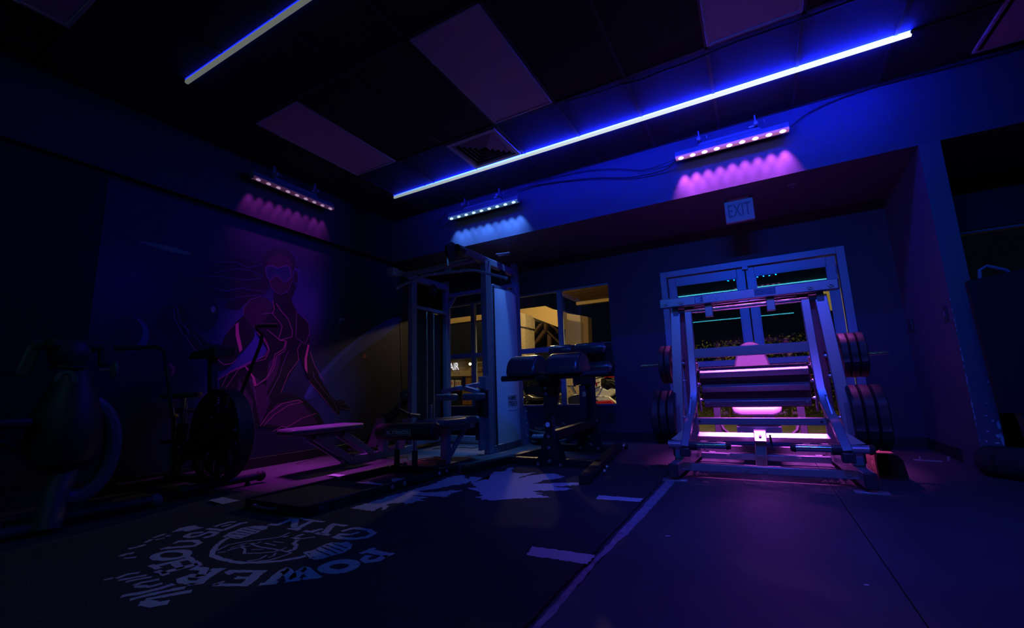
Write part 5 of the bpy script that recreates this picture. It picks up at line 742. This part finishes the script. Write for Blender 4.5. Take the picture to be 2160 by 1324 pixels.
T('perforated_plate', MB().bx(XA - .045, XA - .02, 4.02, 4.10, .16, .62), BLK, .003); T('rear_plate', MB().bx(XA - .04, XA + .0, 4.06, 4.16, .05, .40), GREYF, .003)
T('knee_arm', MB().tube([(SX, 3.88, .715), (SX - .06, 3.82, .71), (SX - .24, 3.80, .68)], .022, 4), GREYF, .004); T('knee_arm', MB().tube([(SX, 3.88, .715), (SX + .06, 3.84, .70), (SX + .20, 3.84, .665)], .022, 4), GREYF, .004)
for dx in (-.20, .15): T('knee_pad', MB().bx(SX + dx - .10, SX + dx + .10, 3.74, 3.90, .585, .655), VINYL, .022, seg=4, label='grey thigh pad')
# lat bar hanging in front of the top pulley
T('pulldown_cable', MB().cyl((XA - .05, 3.56, 2.12), (XA - .05, 3.58, 1.93), .004, 6), CORD); T('snap_hook', MB().tube([(XA - .05, 3.58, 1.96), (XA - .03, 3.58, 1.935), (XA - .05, 3.58, 1.90), (XA - .07, 3.58, 1.935), (XA - .05, 3.58, 1.96)], .004, 6), STEEL)
T('hook_sleeve', MB().cyl((XA - .05, 3.575, 1.97), (XA - .05, 3.57, 2.05), .010, 8), STEEL)
lb = T('lat_bar', MB().tube([(-3.27, 3.44, 1.795), (-3.0, 3.50, 1.885), (-2.92, 3.52, 1.895), (-2.48, 3.62, 1.895), (-2.40, 3.64, 1.885), (-2.11, 3.76, 1.785)], .015, 12), GREYF)
T('hanger_plate', MB().prism([(-2.76, 3.565, 1.905), (-2.64, 3.59, 1.905), (-2.685, 3.58, 1.95), (-2.715, 3.575, 1.95)], (0, .006, 0)), GREYF, parent=lb)
for p_, q_ in (((-3.28, 3.437, 1.79), (-3.255, 3.445, 1.80)), ((-2.125, 3.755, 1.79), (-2.10, 3.765, 1.78)), ((-2.845, 3.535, 1.895), (-2.83, 3.54, 1.895)), ((-2.56, 3.602, 1.895), (-2.545, 3.605, 1.895))): T('steel_collar', MB().cyl(p_, q_, .0175, 12), STEEL, parent=lb)
# ---- low row on the left
t = Thing('low_row_bench', 'grey padded low row bench on slanted legs by the mural wall', 'bench', (-3.7, 3.0, 0)); T = t.part
RX = -3.66
T('seat_pad', MB().prism([(RX - .14, 2.50, .345), (RX + .14, 2.46, .345), (RX + .17, 2.62, .345), (RX + .16, 3.24, .345), (RX - .16, 3.26, .345), (RX - .17, 2.62, .345)], (0, 0, .055)), VINYL, .022, label='grey vinyl pad', seg=4); T('pad_board', MB().bx(RX - .13, RX + .13, 2.6, 3.18, .333, .345), BLK)
T('seat_rail', MB().bx(RX - .03, RX + .03, 2.72, 3.12, .29, .333), GREYF, .004)
for s in (-1, 1):
    T('slanted_leg', MB().beam((RX + s * .05, 2.76, .31), (RX + s * .05, 3.17, .05), .022, .07), GREYF, .003)
    T('slanted_leg', MB().beam((RX + s * .05, 3.08, .31), (RX + s * .05, 3.47, .07), .022, .06), GREYF, .003)
T('pivot_bolt', MB().cyl((RX - .075, 3.47, .08), (RX + .075, 3.47, .08), .012, 10), STEEL); T('pivot_bolt', MB().cyl((RX - .075, 3.17, .06), (RX + .075, 3.17, .06), .012, 10), STEEL)
T('floor_rail', MB().bx(RX - .035, RX + .035, 3.12, 4.14, .0, .075), GREYF, .004)
T('bright_adjuster', MB().bx(RX - .06, RX + .05, 3.22, 3.26, .075, .095).bx(RX - .05, RX + .06, 3.22, 3.26, .13, .145).bx(RX - .05, RX + .05, 3.28, 3.32, .165, .178), PLAT, .002)
T('post', MB().bx(RX + .02, RX + .10, 3.56, 3.64, .075, .20), GREYF, .003); T('post_cap', MB().prism([(RX + .015, 3.55, .20), (RX + .105, 3.55, .20), (RX + .105, 3.65, .26), (RX + .015, 3.65, .26)], (0, .01, .012)), GREYF, .003)
TREAD = mat('diamond_tread', (.16, .15, .19), .4, .5)
for s, nm in ((-1, 'l'), (1, 'r')):
    cx = RX + s * .20 + .02
    f = T('foot_plate', MB().beam((cx, 3.66, .10), (cx, 3.80, .40), .14, .010, up=(0, -.9, .4)), TREAD, .002); b = MB()
    for i in range(6):
        for j in range(11):
            c = Vector((cx - .055 + .022 * i + (.011 if j % 2 else 0), 3.66 + .14 * (j + .5) / 11 - .006, .10 + .30 * (j + .5) / 11)); b.beam(c - Vector((.004, 0, 0)), c + Vector((.004, .001, .003)), .004, .003)
    T('tread_stud', b, PLAT, parent=f, stuff=False); T('plate_arm', MB().beam((RX, 3.72, .06), (cx, 3.75, .16), .04, .04), GREYF, .003)
# handle resting on the pulley
t = Thing('row_handle', 'black V-shaped row handle hanging from a snap hook at the cable tower', 'cable handle', (-3.62, 3.85, .5)); T = t.part
T('yoke', MB().tube([(-3.78, 3.84, .415), (-3.70, 3.84, .455), (-3.60, 3.84, .495), (-3.50, 3.84, .455), (-3.42, 3.84, .415)], .018, 4), BLK, .003)
for x, s in ((-3.80, -1), (-3.40, 1)): T('grip', MB().cyl((x - s * .0, 3.78, .44), (x + s * .0, 3.94, .42), .022, 12), RUB)
T('snap_hook', MB().tube([(-3.60, 3.84, .50), (-3.58, 3.84, .53), (-3.60, 3.84, .575), (-3.62, 3.84, .53), (-3.60, 3.84, .50)], .005, 6), CHR); T('hanging_strap', MB().beam((-3.60, 3.84, .57), (-3.66, 3.98, .64), .02, .004), BLK)
# ================================================================ roller bench (glute-ham)
t = Thing('glute_ham_bench', 'black bolted glute-ham bench with shiny half-moon pads and rollers', 'bench', (-1.65, 4.0, 0)); T = t.part
hh, zz = .075, .0375
T('side_foot', MB().beam((-2.17, 3.07, zz), (-1.99, 4.80, zz), .07, hh), BLK, .003); T('side_foot', MB().beam((-1.14, 3.04, zz), (-1.40, 4.86, zz), .075, hh), BLK, .003)
c1 = T('cross_tube', MB().beam((-2.08, 3.66, zz), (-1.22, 3.66, zz), .07, hh), BLK, .003); T('cross_tube', MB().beam((-1.99, 4.62, zz), (-1.38, 4.62, zz), .07, hh), BLK, .003)
T('wheel', MB().cyl((-1.36, 4.93, .035), (-1.33, 4.93, .035), .035, 16), RUB)
T('hollow_end', MB().beam((-1.139, 3.038, zz), (-1.138, 3.033, zz), .05, .055), DECALB); T('hollow_end', MB().beam((-2.171, 3.068, zz), (-2.172, 3.063, zz), .05, .055), DECALB)
bolt_row(t, [(-1.10, 3.36, .05), (-1.135, 3.54, .05), (-1.13, 3.47, .03), (-1.33, 4.76, .05), (-1.345, 4.84, .05)], (.014, .002, 0), .013)
NX = -1.66
np_ = T('near_post', MB().bx(NX - .035, NX + .035, 3.62, 3.69, .0, .75), BLK, .003)
T('gusset_plate', MB().prism([(NX - .155, 3.612, .005), (NX + .155, 3.612, .005), (NX + .12, 3.612, .05), (NX + .04, 3.612, .29), (NX - .04, 3.612, .29), (NX - .08, 3.612, .14)], (0, .007, 0)), BLK)
T('gusset_plate', MB().prism([(NX - .155, 3.692, .005), (NX + .155, 3.692, .005), (NX + .04, 3.692, .29), (NX - .04, 3.692, .29)], (0, .007, 0)), BLK)
T('head_plate', MB().prism([(NX - .10, 3.612, .765), (NX + .14, 3.612, .765), (NX + .10, 3.612, .70), (NX + .035, 3.612, .66), (NX + .035, 3.612, .60), (NX - .035, 3.612, .60), (NX - .04, 3.612, .66)], (0, .007, 0)), BLK)
bolt_row(t, [(NX - .07, 3.612, .745), (NX + .03, 3.612, .75), (NX - .01, 3.612, .68), (NX - .005, 3.612, .63), (NX - .0, 3.612, .265), (NX - .0, 3.612, .17), (NX + .0, 3.612, .06), (NX - .11, 3.612, .03), (NX + .10, 3.612, .03)], (0, -.014, 0), .012, parent=np_)
for z_ in (.335, .20): T('hole_ring', MB().lathe((NX - .003, 3.62, z_ + .03), (0, -1, 0), [(0, .012), (0, .021), (.006, .021), (.006, .012)], 20), BLUET, parent=np_)
T('brace_plate', MB().beam((NX + .03, 3.66, .46), (NX + .10, 3.66, .74), .05, .05), BLK, .003)
b = MB(); text(b, 'ROGUE', (NX + .0362, 3.687, .20), (0, 0, .34), (0, -.052, 0), .03); b.v = [(x, y, z) for x, y, z in b.v]; T('side_lettering', b, GREYT, parent=np_)
FX, FY = -1.60, 4.60
T('spine_beam', MB().beam((NX + .02, 3.69, .27), (FX + .05, FY + .02, .315), .06, .075), BLK, .003)
T('gusset_plate', MB().prism([(FX - .20, FY - .04, .005), (FX + .14, FY - .04, .005), (FX + .04, FY - .04, .34), (FX - .06, FY - .04, .34)], (0, -.007, 0)), BLK)
fp_ = T('far_post', MB().beam((FX - .02, FY, .0), (FX - .02, FY, .72), .07, .08), BLK, .003)
bolt_row(t, [(FX + .03, FY - .05, .33), (FX + .07, FY - .05, .33), (FX - .02, FY - .05, .31), (FX - .02, FY - .05, .17), (FX - .01, FY - .05, .09), (FX + .07, FY - .05, .05), (FX - .12, FY - .05, .05)], (0, -.014, 0), .012, parent=fp_)
T('height_plate', MB().bx(FX - .085, FX - .02, FY - .10, FY - .05, .36, .70), mat('brushed_dark_steel', (.10, .10, .14), .35, .7), .004); T('height_plate', MB().bx(FX + .02, FX + .07, FY - .10, FY - .02, .30, .70), BLK, .004)
T('paper_tag', MB().bx(FX - .05, FX - .01, FY - .104, FY - .101, .58, .63), PAPER); T('bright_slot', MB().cyl((FX + .035, FY - .106, .62), (FX + .035, FY - .10, .62), .012, 12), CHR)
T('lock_knob', MB().cyl((FX - .10, FY - .10, .735), (FX - .06, FY - .10, .735), .03, 8), RUB); T('slide_block', MB().bx(FX - .06, FX + .06, FY - .12, FY + .04, .70, .80), BLK, .006)
# pads: axis along X, half-moon profile
def halfpad(x0, x1):
    pr = [(3.40 + .165 - .165 * math.cos(PI * i / 14) * 1.0, .79 + .185 * math.sin(PI * i / 14) ** .8) for i in range(15)]
    return MB().prism([(x0, y, z) for y, z in pr], (x1 - x0, 0, 0))
T('thigh_pad', halfpad(-1.955, -1.665), BLKG, .03, seg=4, label='glossy black half-moon pad'); T('thigh_pad', halfpad(-1.575, -1.275), BLKG, .03, seg=4, label='glossy black half-moon pad')
T('pad_end', MB().prism([(-1.2745, 3.565 - .14 * math.cos(PI * i / 12), .80 + .16 * math.sin(PI * i / 12)) for i in range(13)], (.003, 0, 0)), mat('worn_brown_vinyl', (.10, .065, .05), .6, bump=(60, 1.0, .006), var=(70, (.22, .15, .11))), label='crackled brown end')
T('pad_rail', MB().bx(-1.96, -1.25, 3.50, 3.60, .755, .79), BLK, .004)
T('handle_bar', MB().cyl((-2.02, 3.46, .775), (-1.10, 3.52, .775), .019, 14), BLK, label='long handle under pads'); T('hand_grip', MB().cyl((-2.02, 3.46, .775), (-1.87, 3.47, .775), .025, 14), RUB); T('hand_grip', MB().cyl((-1.26, 3.50, .785), (-1.06, 3.52, .79), .026, 14), RUB)
for x0, x1, z, y in ((-1.96, -1.72, 1.075, 4.42), (-1.66, -1.36, 1.075, 4.42), (-1.66, -1.32, .875, 4.46), (-1.98, -1.72, .875, 4.46)):
    r = T('foam_roller', MB().lathe((x0, y, z), (1, 0, 0), [(0, .03), (0, .052), (.012, .060), (x1 - x0 - .012, .060), (x1 - x0, .052), (x1 - x0, .03)], 28), BLKG, label='glossy roller'); T('roller_cap', MB().cyl((x1, y, z), (x1 + .008, y, z), .028, 16), STEEL, parent=r)
T('roller_axle', MB().cyl((-1.97, 4.42, 1.075), (-1.34, 4.42, 1.075), .014, 12), STEEL); T('roller_axle', MB().cyl((-1.99, 4.46, .875), (-1.30, 4.46, .875), .014, 12), STEEL)
T('roller_stem', MB().beam((-1.69, 4.44, .70), (-1.69, 4.42, 1.10), .045, .06), BLK, .004); T('toe_plate', MB().prism([(-2.0, 4.58, .78), (-1.32, 4.58, .78), (-1.30, 4.58, .86), (-1.32, 4.58, 1.14), (-1.98, 4.58, 1.14)], (0, .02, 0)), BLK, .004); T('roller_arm', MB().bx(-1.72, -1.66, 4.42, 4.60, .72, .78), BLK, .004)
# battle rope heap
t = Thing('battle_rope', 'black battle rope coiled on the floor by the back wall', 'rope', (-2.35, 5.2, 0)); b = MB(); pts = []
for i in range(150):
    a = i * .27; r = .17 + .05 * math.sin(i * .37); pts.append((-2.36 + r * 1.25 * math.cos(a), 5.2 + r * math.sin(a) * .8, .028 + .0011 * i + .012 * math.sin(i * .9)))
t.part('coil', b.tube(pts, .024, 8), RUB); t.part('grip_wrap', MB().tube([(-2.50, 5.0, .10), (-2.38, 4.97, .105), (-2.25, 4.97, .115)], .027, 10), mat('taped_grip', (.02, .02, .03), .5, var=(90, (.35, .35, .45))), label='speckled taped grip'); t.part('rope_end', MB().cyl((-2.18, 5.1, .17), (-2.12, 5.08, .25), .026, 10), RUB)
b = MB(); pts = [(-2.62 + .10 * math.cos(i * .45), 3.42 + .11 * math.sin(i * .45), .018 + .003 * i) for i in range(22)]
solo('orange_cord', MB().tube([(-2.85 + .16 * math.cos(i * .5) * (1 + .1 * math.sin(i * 1.3)), 3.46 + .13 * math.sin(i * .5), .012 + .0012 * i) for i in range(30)], .006, 6), ORNG, 'orange cord coiled on the floor by the pulldown seat foot', 'cord', (-2.85, 3.46, 0))
cable([(-4.2, 3.0, .01), (-4.1, 3.3, .05), (-4.0, 3.6, .012), (-3.9, 3.9, .015)], .004, 'thin wire trailing along the floor under the mural')
cable([(-3.5, 4.3, .012), (-3.2, 4.5, .012), (-2.95, 4.4, .03), (-2.85, 4.7, .10)], .005, 'black cable curling behind the pulldown seat')
# ================================================================ hip thrust platform
t = Thing('hip_thrust_platform', 'low black platform with open frame standing on the turf', 'platform', (-2.5, 2.2, 0)); T = t.part
# outline measured on the floor: a slightly skewed rectangle
A_, B_, D_, F_ = Vector((-2.87, 1.72, 0)), Vector((-2.31, 1.72, 0)), Vector((-2.30, 3.08, 0)), Vector((-2.86, 3.08, 0))
zt = .058; M1 = Vector((-2.305, 2.35, 0)); M2 = Vector((-2.865, 2.35, 0)); uz = Vector((0, 0, 1)); lo = uz * .014
T('deck', MB().prism([A_ + lo, B_ + lo, M1 + lo, M2 + lo], uz * (zt - .014)), mat('rough_grip_deck', (.014, .014, .018), .9, bump=(300, 1.0, .003)), .003)
for p_, q_ in ((A_, F_), (B_, D_)): T('side_rail', MB().beam(p_ + uz * .042, q_ + uz * .042, .022, .058), BLK, .003)
T('end_rail', MB().beam(A_ + uz * .040, B_ + uz * .040, .022, .054), BLK, .003); T('cross_rail', MB().beam(F_ + uz * .042 + Vector((0, -.10, 0)), D_ + uz * .042 + Vector((0, -.10, 0)), .05, .055), BLK, .003)
for p_ in (D_, F_): T('wheel', MB().cyl(p_ + Vector((-.012, .03, .035)), p_ + Vector((.012, .03, .035)), .036, 16), RUB)
bolt_row(t, [(-2.294, y, .045) for y in (2.38, 2.50, 2.90, 3.00)], (.012, 0, 0), .013); bolt_row(t, [(-2.855, y, .06) for y in (2.40, 2.92)], (0, 0, .012), .013)
T('pull_handle', MB().tube([(-2.74, 1.71, .045), (-2.735, 1.675, .045), (-2.56, 1.675, .042), (-2.555, 1.71, .042)], .007, 8), STEEL)
T('latch_rod', MB().cyl((-2.28, 2.62, .03), (-2.28, 2.86, .04), .007, 8), BLK)
b = MB(); x = -2.2975; b.add([(x, y, z) for y, z in ((1.79, .018), (2.02, .018), (2.02, .066), (1.79, .066))], [(0, 1, 2, 3)]); T('badge_plate', b, DECALB)
b = MB(); x = -2.2965
for a, c in (((1.79, .018), (2.02, .018)), ((1.79, .066), (2.02, .066)), ((1.79, .018), (1.79, .066)), ((2.02, .018), (2.02, .066)), ((1.865, .018), (1.865, .066))): b.beam((x, *a), (x, *c), .002, .002, up=(1, 0, 0))
text(b, 'BC', (x, 1.80, .026), (0, .055, 0), (0, 0, .030), .03); T('badge_lettering', b, GREYT)
b = MB(); text(b, 'THRUSTER', (x, 1.875, .033), (0, .135, 0), (0, 0, .018), 0); T('badge_lettering', b, mat('dim_print', (.05, .05, .09), .6))
r = T('roller_pad', MB().lathe((-3.02, 2.97, .345), Vector((.62, .02, .012)), [(0, .02), (0, .058), (.012, .072), (.62, .072), (.632, .058), (.632, .02)], 36), RUB, label='thick black roller')
T('roller_spokes', MB().cyl((-2.385, 2.99, .357), (-2.376, 2.99, .357), .055, 9), BLK, parent=r)
b = MB(); fy = 2.897; b.v = []; text(b, 'BC STRENGTH', (-2.855, fy, .334), (.235, .008, .004), (0, -.002, .03), .012); T('roller_lettering', b, BLUET, parent=r)
b = MB(); y = fy + .0006
for a, c in (((-2.87, .325), (-2.605, .329)), ((-2.87, .373), (-2.605, .377)), ((-2.87, .325), (-2.87, .373)), ((-2.605, .329), (-2.605, .377))): b.beam((a[0], y + (a[0] + 2.87) * .03, a[1]), (c[0], y + (c[0] + 2.87) * .03, c[1]), .0022, .0022, up=(0, 1, 0))
T('badge_border', b, BLUET, parent=r)
T('badge_plate', MB().add([(-2.87, fy + .0012, .325), (-2.605, fy + .009, .329), (-2.605, fy + .009, .377), (-2.87, fy + .0012, .373)], [(0, 1, 2, 3)]), DECALB, parent=r)
for x in (-2.80, -2.60):
    T('upright_tube', MB().cyl((x, 2.96, .058), (x, 2.96, .20), .024, 16), BLK); T('chrome_post', MB().cyl((x, 2.96, .20), (x, 2.96, .30), .015, 14), CHR); T('safety_wire', MB().tube([(x + .02, 2.93, .19), (x + .05, 2.90, .15), (x + .0, 2.90, .12), (x - .05, 2.92, .15)], .0025, 6), STEEL)
T('ring_pin', MB().tube([(-2.71 + .018 * math.cos(a), 2.96, .075 + .018 * math.sin(a)) for a in [i * PI / 6 for i in range(13)]], .003, 6), STEEL)
# ================================================================ fan bike
t = Thing('fan_bike', 'black fan exercise bike in front of the mural, caged flywheel', 'exercise bike', (-3.95, 1.95, 0)); T = t.part
c = Vector((-3.70, 1.98, .41)); rr = .34
cage = T('fan_cage', MB().tube([c + Vector((rr * math.cos(a), -.05, rr * math.sin(a))) for a in [i * PI / 24 for i in range(49)]], .009, 8).tube([c + Vector((rr * math.cos(a), .05, rr * math.sin(a))) for a in [i * PI / 24 for i in range(49)]], .009, 8), BLK)
T('rim_band', MB().add([tuple(c + Vector((q * math.cos(a), y, q * math.sin(a)))) for q in (rr + .004, rr + .008) for y in (-.05, .05) for a in [i * PI / 24 for i in range(48)]], [(k * 96 + i, k * 96 + (i + 1) % 48, k * 96 + 48 + (i + 1) % 48, k * 96 + 48 + i) for k in (0, 1) for i in range(48)]), RUB)
for k in range(12):
    a = k * PI / 6 + .2; T('cage_spoke', MB().tube([c + Vector((q * math.cos(a), -.053 - .03 * (1 - (q / .34) ** 2), q * math.sin(a))) for q in (.05, .15, .25, .34)], .003, 4), BLK)
b = MB()
for k in range(16):
    ra = .05 + .29 * k / 15
    for yy in (-.052 - .03 * (1 - (ra / .34) ** 2), .052):
        b.tube([c + Vector((ra * math.cos(a), yy, ra * math.sin(a))) for a in [i * PI / 18 for i in range(37)]], .0022, 4)
T('cage_ring', b, BLK, stuff=False)
for k in range(12):
    a = k * PI / 6; T('fan_blade', MB().beam(c + Vector((.06 * math.cos(a), 0, .06 * math.sin(a))), c + Vector((.31 * math.cos(a), 0, .31 * math.sin(a))), .07, .012, up=(0, 1, .3)), mat('fan_blade_grey', (.05, .05, .06), .4))
T('hub', MB().lathe(c + Vector((0, -.10, 0)), (0, 1, 0), [(0, .03), (.01, .06), (.18, .06), (.19, .03)], 24), BLK)
T('rear_stabiliser', MB().cyl((-4.36, 1.60, .05), (-4.36, 2.24, .05), .028, 12), BLK); T('front_stabiliser', MB().cyl((-3.64, 1.72, .055), (-3.64, 2.28, .055), .028, 12), BLK)
for y in (1.72, 2.28): T('end_cap', MB().ball((-3.64, y, .055), .042, 12), RUB)
for y in (1.78, 2.18): T('levelling_foot', MB().cyl((-3.64, y, 0), (-3.64, y, .03), .025, 12, .012), RUB)
T('base_beam', MB().beam((-4.36, 1.94, .07), (-3.64, 1.96, .07), .06, .05), BLK, .004); T('frame_strut', MB().beam((-4.22, 1.93, .08), (-4.14, 1.92, .50), .05, .07), BLK, .005); T('frame_strut', MB().beam((-4.1, 1.93, .22), (-3.72, 1.95, .35), .05, .06), BLK, .005)
T('seat_post', MB().beam((-4.14, 1.92, .48), (-4.12, 1.90, .70), .035, .035), STEEL, .003, label='bright seat post'); T('seat', MB().prism([(-4.30, 1.80, .70), (-4.12, 1.80, .69), (-3.98, 1.87, .70), (-3.96, 1.92, .71), (-3.98, 1.97, .70), (-4.12, 2.04, .69), (-4.30, 2.04, .70)], (0, 0, .045)), BLKG, .018, seg=3)
T('seat_clamp', MB().cyl((-4.13, 1.86, .60), (-4.13, 1.98, .60), .02, 10), RUB); T('adjust_knob', MB().cyl((-4.10, 1.84, .56), (-4.06, 1.80, .56), .022, 10), RUB); T('bottle_tube', MB().cyl((-4.02, 1.86, .60), (-4.0, 1.85, .70), .008, 8), CHR)
T('chain_guard', MB().prism([(-4.25, 1.88, .24), (-4.05, 1.88, .33), (-3.75, 1.88, .47), (-3.72, 1.88, .36), (-4.05, 1.88, .18), (-4.22, 1.88, .15)], (0, .012, 0)), BLK, .004); T('sprocket', MB().lathe((-4.12, 1.86, .25), (0, 1, 0), [(0, .02), (0, .09), (.012, .09), (.012, .02)], 28), GREYF)
T('crank', MB().beam((-4.12, 1.84, .25), (-4.03, 1.84, .36), .02, .03), GREYF, .003, label='reddish lit crank'); T('crank', MB().beam((-4.12, 2.05, .25), (-4.21, 2.05, .14), .02, .03), GREYF, .003)
for p_ in ((-4.03, 1.79, .37), (-4.21, 2.10, .13)): T('pedal', MB().bx(p_[0] - .045, p_[0] + .045, p_[1] - .05, p_[1] + .04, p_[2] - .012, p_[2] + .012), RUB, .005)
T('mast', MB().beam((-3.82, 1.97, .55), (-3.86, 1.96, 1.02), .06, .05), BLK, .005); co = T('console', MB().add([(-3.95, 1.82, 1.00), (-3.72, 1.90, 1.00), (-3.76, 2.08, 1.02), (-3.97, 2.04, 1.02), (-3.93, 1.83, 1.06), (-3.72, 1.90, 1.09), (-3.76, 2.08, 1.10), (-3.95, 2.04, 1.07)], [(0, 1, 2, 3), (7, 6, 5, 4), (0, 4, 5, 1), (1, 5, 6, 2), (2, 6, 7, 3), (3, 7, 4, 0)]), BLK, .01); T('screen', MB().add([(-3.93, 1.86, 1.064), (-3.75, 1.91, 1.091), (-3.78, 2.04, 1.10), (-3.94, 2.01, 1.073)], [(0, 1, 2, 3)]), mat('console_screen', (.05, .05, .08), .15), parent=co)
hl = T('swing_handle', MB().tube([(-3.95, 1.80, .14), (-3.98, 1.78, .5), (-4.02, 1.72, .9), (-4.04, 1.70, 1.06), (-4.08, 1.66, 1.10), (-4.12, 1.60, 1.095), (-4.16, 1.52, 1.085), (-4.20, 1.44, 1.085)], .014, 10), BLK); T('grip', MB().tube([(-4.13, 1.58, 1.092), (-4.16, 1.52, 1.085), (-4.20, 1.44, 1.085)], .020, 10), RUB, parent=hl)
hr = T('swing_handle', MB().tube([(-3.88, 2.12, .14), (-3.86, 2.13, .5), (-3.72, 2.17, .85), (-3.62, 2.20, 1.12), (-3.60, 2.20, 1.20), (-3.66, 2.19, 1.25), (-3.70, 2.20, 1.28), (-3.66, 2.24, 1.29), (-3.58, 2.30, 1.29)], .014, 10), BLK); T('grip', MB().tube([(-3.68, 2.21, 1.285), (-3.64, 2.25, 1.29), (-3.57, 2.31, 1.29)], .019, 10), RUB, parent=hr)
# ================================================================ arm ergometer at the far left
t = Thing('arm_ergometer', 'nearly black arm-crank ergometer with big blue-rimmed flywheel, far left', 'exercise machine', (-3.45, 1.05, 0)); T = t.part
GB = mat('ergometer_shell', (.06, .065, .075), .5); GT = mat('ergometer_teal_rim', (.07, .12, .16), .45); GD = mat('ergometer_dark', (.02, .02, .024), .5)
T('base_column', MB().tube([(-3.42, .98, .02), (-3.46, 1.0, .18), (-3.52, 1.06, .34)], .06, 12), GB); T('floor_beam', MB().cyl((-3.55, .85, .05), (-3.50, 1.50, .05), .035, 12), GD); T('beam_cap', MB().ball((-3.50, 1.50, .05), .042, 12), GT); T('floor_beam', MB().cyl((-3.46, .55, .04), (-3.44, 1.0, .04), .03, 12), GB)
wc = Vector((-3.52, 1.10, .42)); T('wheel_rim', MB().tube([wc + Vector((0, .155 * math.cos(a), .27 * math.sin(a))) for a in [-PI * .62 + i * PI * 1.18 / 22 for i in range(23)]], .045, 10), GT, label='blue-grey curved rim'); T('wheel_hub', MB().lathe(wc + Vector((-.05, -.02, -.02)), (1, 0, 0), [(0, .02), (0, .10), (.08, .11), (.10, .06), (.10, .02)], 24), GD)
T('body_shell', MB().lathe((-3.5, 1.02, .30), Vector((0, .02, 1)), [(0, .05), (.06, .13), (.16, .16), (.30, .155), (.42, .12), (.50, .09), (.56, .075)], 28), GD); T('neck', MB().prism([(-3.55, .96, .70), (-3.45, .95, .70), (-3.46, 1.0, .88), (-3.54, 1.02, .88)], (0, .09, 0)), GB, .02)
T('side_fairing', MB().prism([(-3.44, .93, .50), (-3.44, 1.0, .62), (-3.44, 1.06, .72), (-3.44, .97, .74), (-3.44, .93, .70), (-3.44, .89, .58)], (-.03, 0, 0)), mat('worn_beige_shell', (.16, .13, .09), .5), .01)
hd = T('crank_head', MB().lathe((-3.60, .99, .97), (1, .1, 0), [(0, .03), (.01, .07), (.16, .075), (.18, .04)], 24), GD); T('top_ring', MB().lathe((-3.5, 1.0, .885), (0, 0, 1), [(0, .06), (.0, .075), (.018, .075), (.018, .06)], 28), GD)
lg = T('round_badge', MB().lathe((-3.445, .985, .82), Vector((.75, -.66, 0)), [(0, .04), (0, .052), (.008, .052), (.010, .03)], 28), GT); b = MB()
u_ = Vector((.66, .75, 0)); n_ = Vector((.75, -.66, 0)); bc = Vector((-3.445, .985, .82)) + n_ * .012
for sgn in (1, -1): b.tube([bc + u_ * (.018 * math.cos(a)) * sgn + Vector((0, 0, (.018 * math.sin(a) + .012) * sgn)) for a in [-.6 + i * .45 for i in range(9)]], .004, 6)
T('badge_swirl', b, GD, parent=lg)
ca = T('crank_arm', MB().beam((-3.60, .88, 1.02), (-3.60, .84, .84), .03, .06), mat('crank_grey', (.14, .14, .13), .5), .012, label='pale grey crank arm'); T('crank_shaft', MB().cyl((-3.60, .88, 1.02), (-3.55, 1.06, 1.02), .022, 12), GD); T('crank_boss', MB().lathe((-3.60, .885, 1.02), (0, 1, .0), [(-.02, .02), (-.02, .035), (.02, .035), (.02, .02)], 18), GB, parent=ca); T('grip_shaft', MB().cyl((-3.60, .83, .86), (-3.62, .70, .86), .010, 8), GD, parent=ca); T('hand_grip', MB().ball((-3.62, .69, .86), .045, 12, (1, .7, 1.2)), GD, parent=ca)
T('crank_arm', MB().beam((-3.48, 1.14, 1.02), (-3.48, 1.15, .90), .025, .05), GD, .01); T('hand_grip', MB().ball((-3.46, 1.20, .88), .040, 12, (1, .45, 1.25)), GT); T('grip_shaft', MB().cyl((-3.48, 1.13, .88), (-3.46, 1.20, .88), .008, 8), STEEL)
T('top_housing', MB().bx(-3.58, -3.44, .90, 1.14, .99, 1.06), GD, .02); T('seat_cushion', MB().bx(-3.70, -3.36, .42, .86, .565, .62), GD, .02); T('seat_arm', MB().tube([(-3.52, .62, .56), (-3.52, .80, .50), (-3.52, .95, .38)], .03, 8), GB); T('backrest', MB().prism([(-3.70, .38, .62), (-3.36, .38, .62), (-3.38, .34, 1.0), (-3.68, .34, 1.0)], (0, .05, 0)), GD, .02)
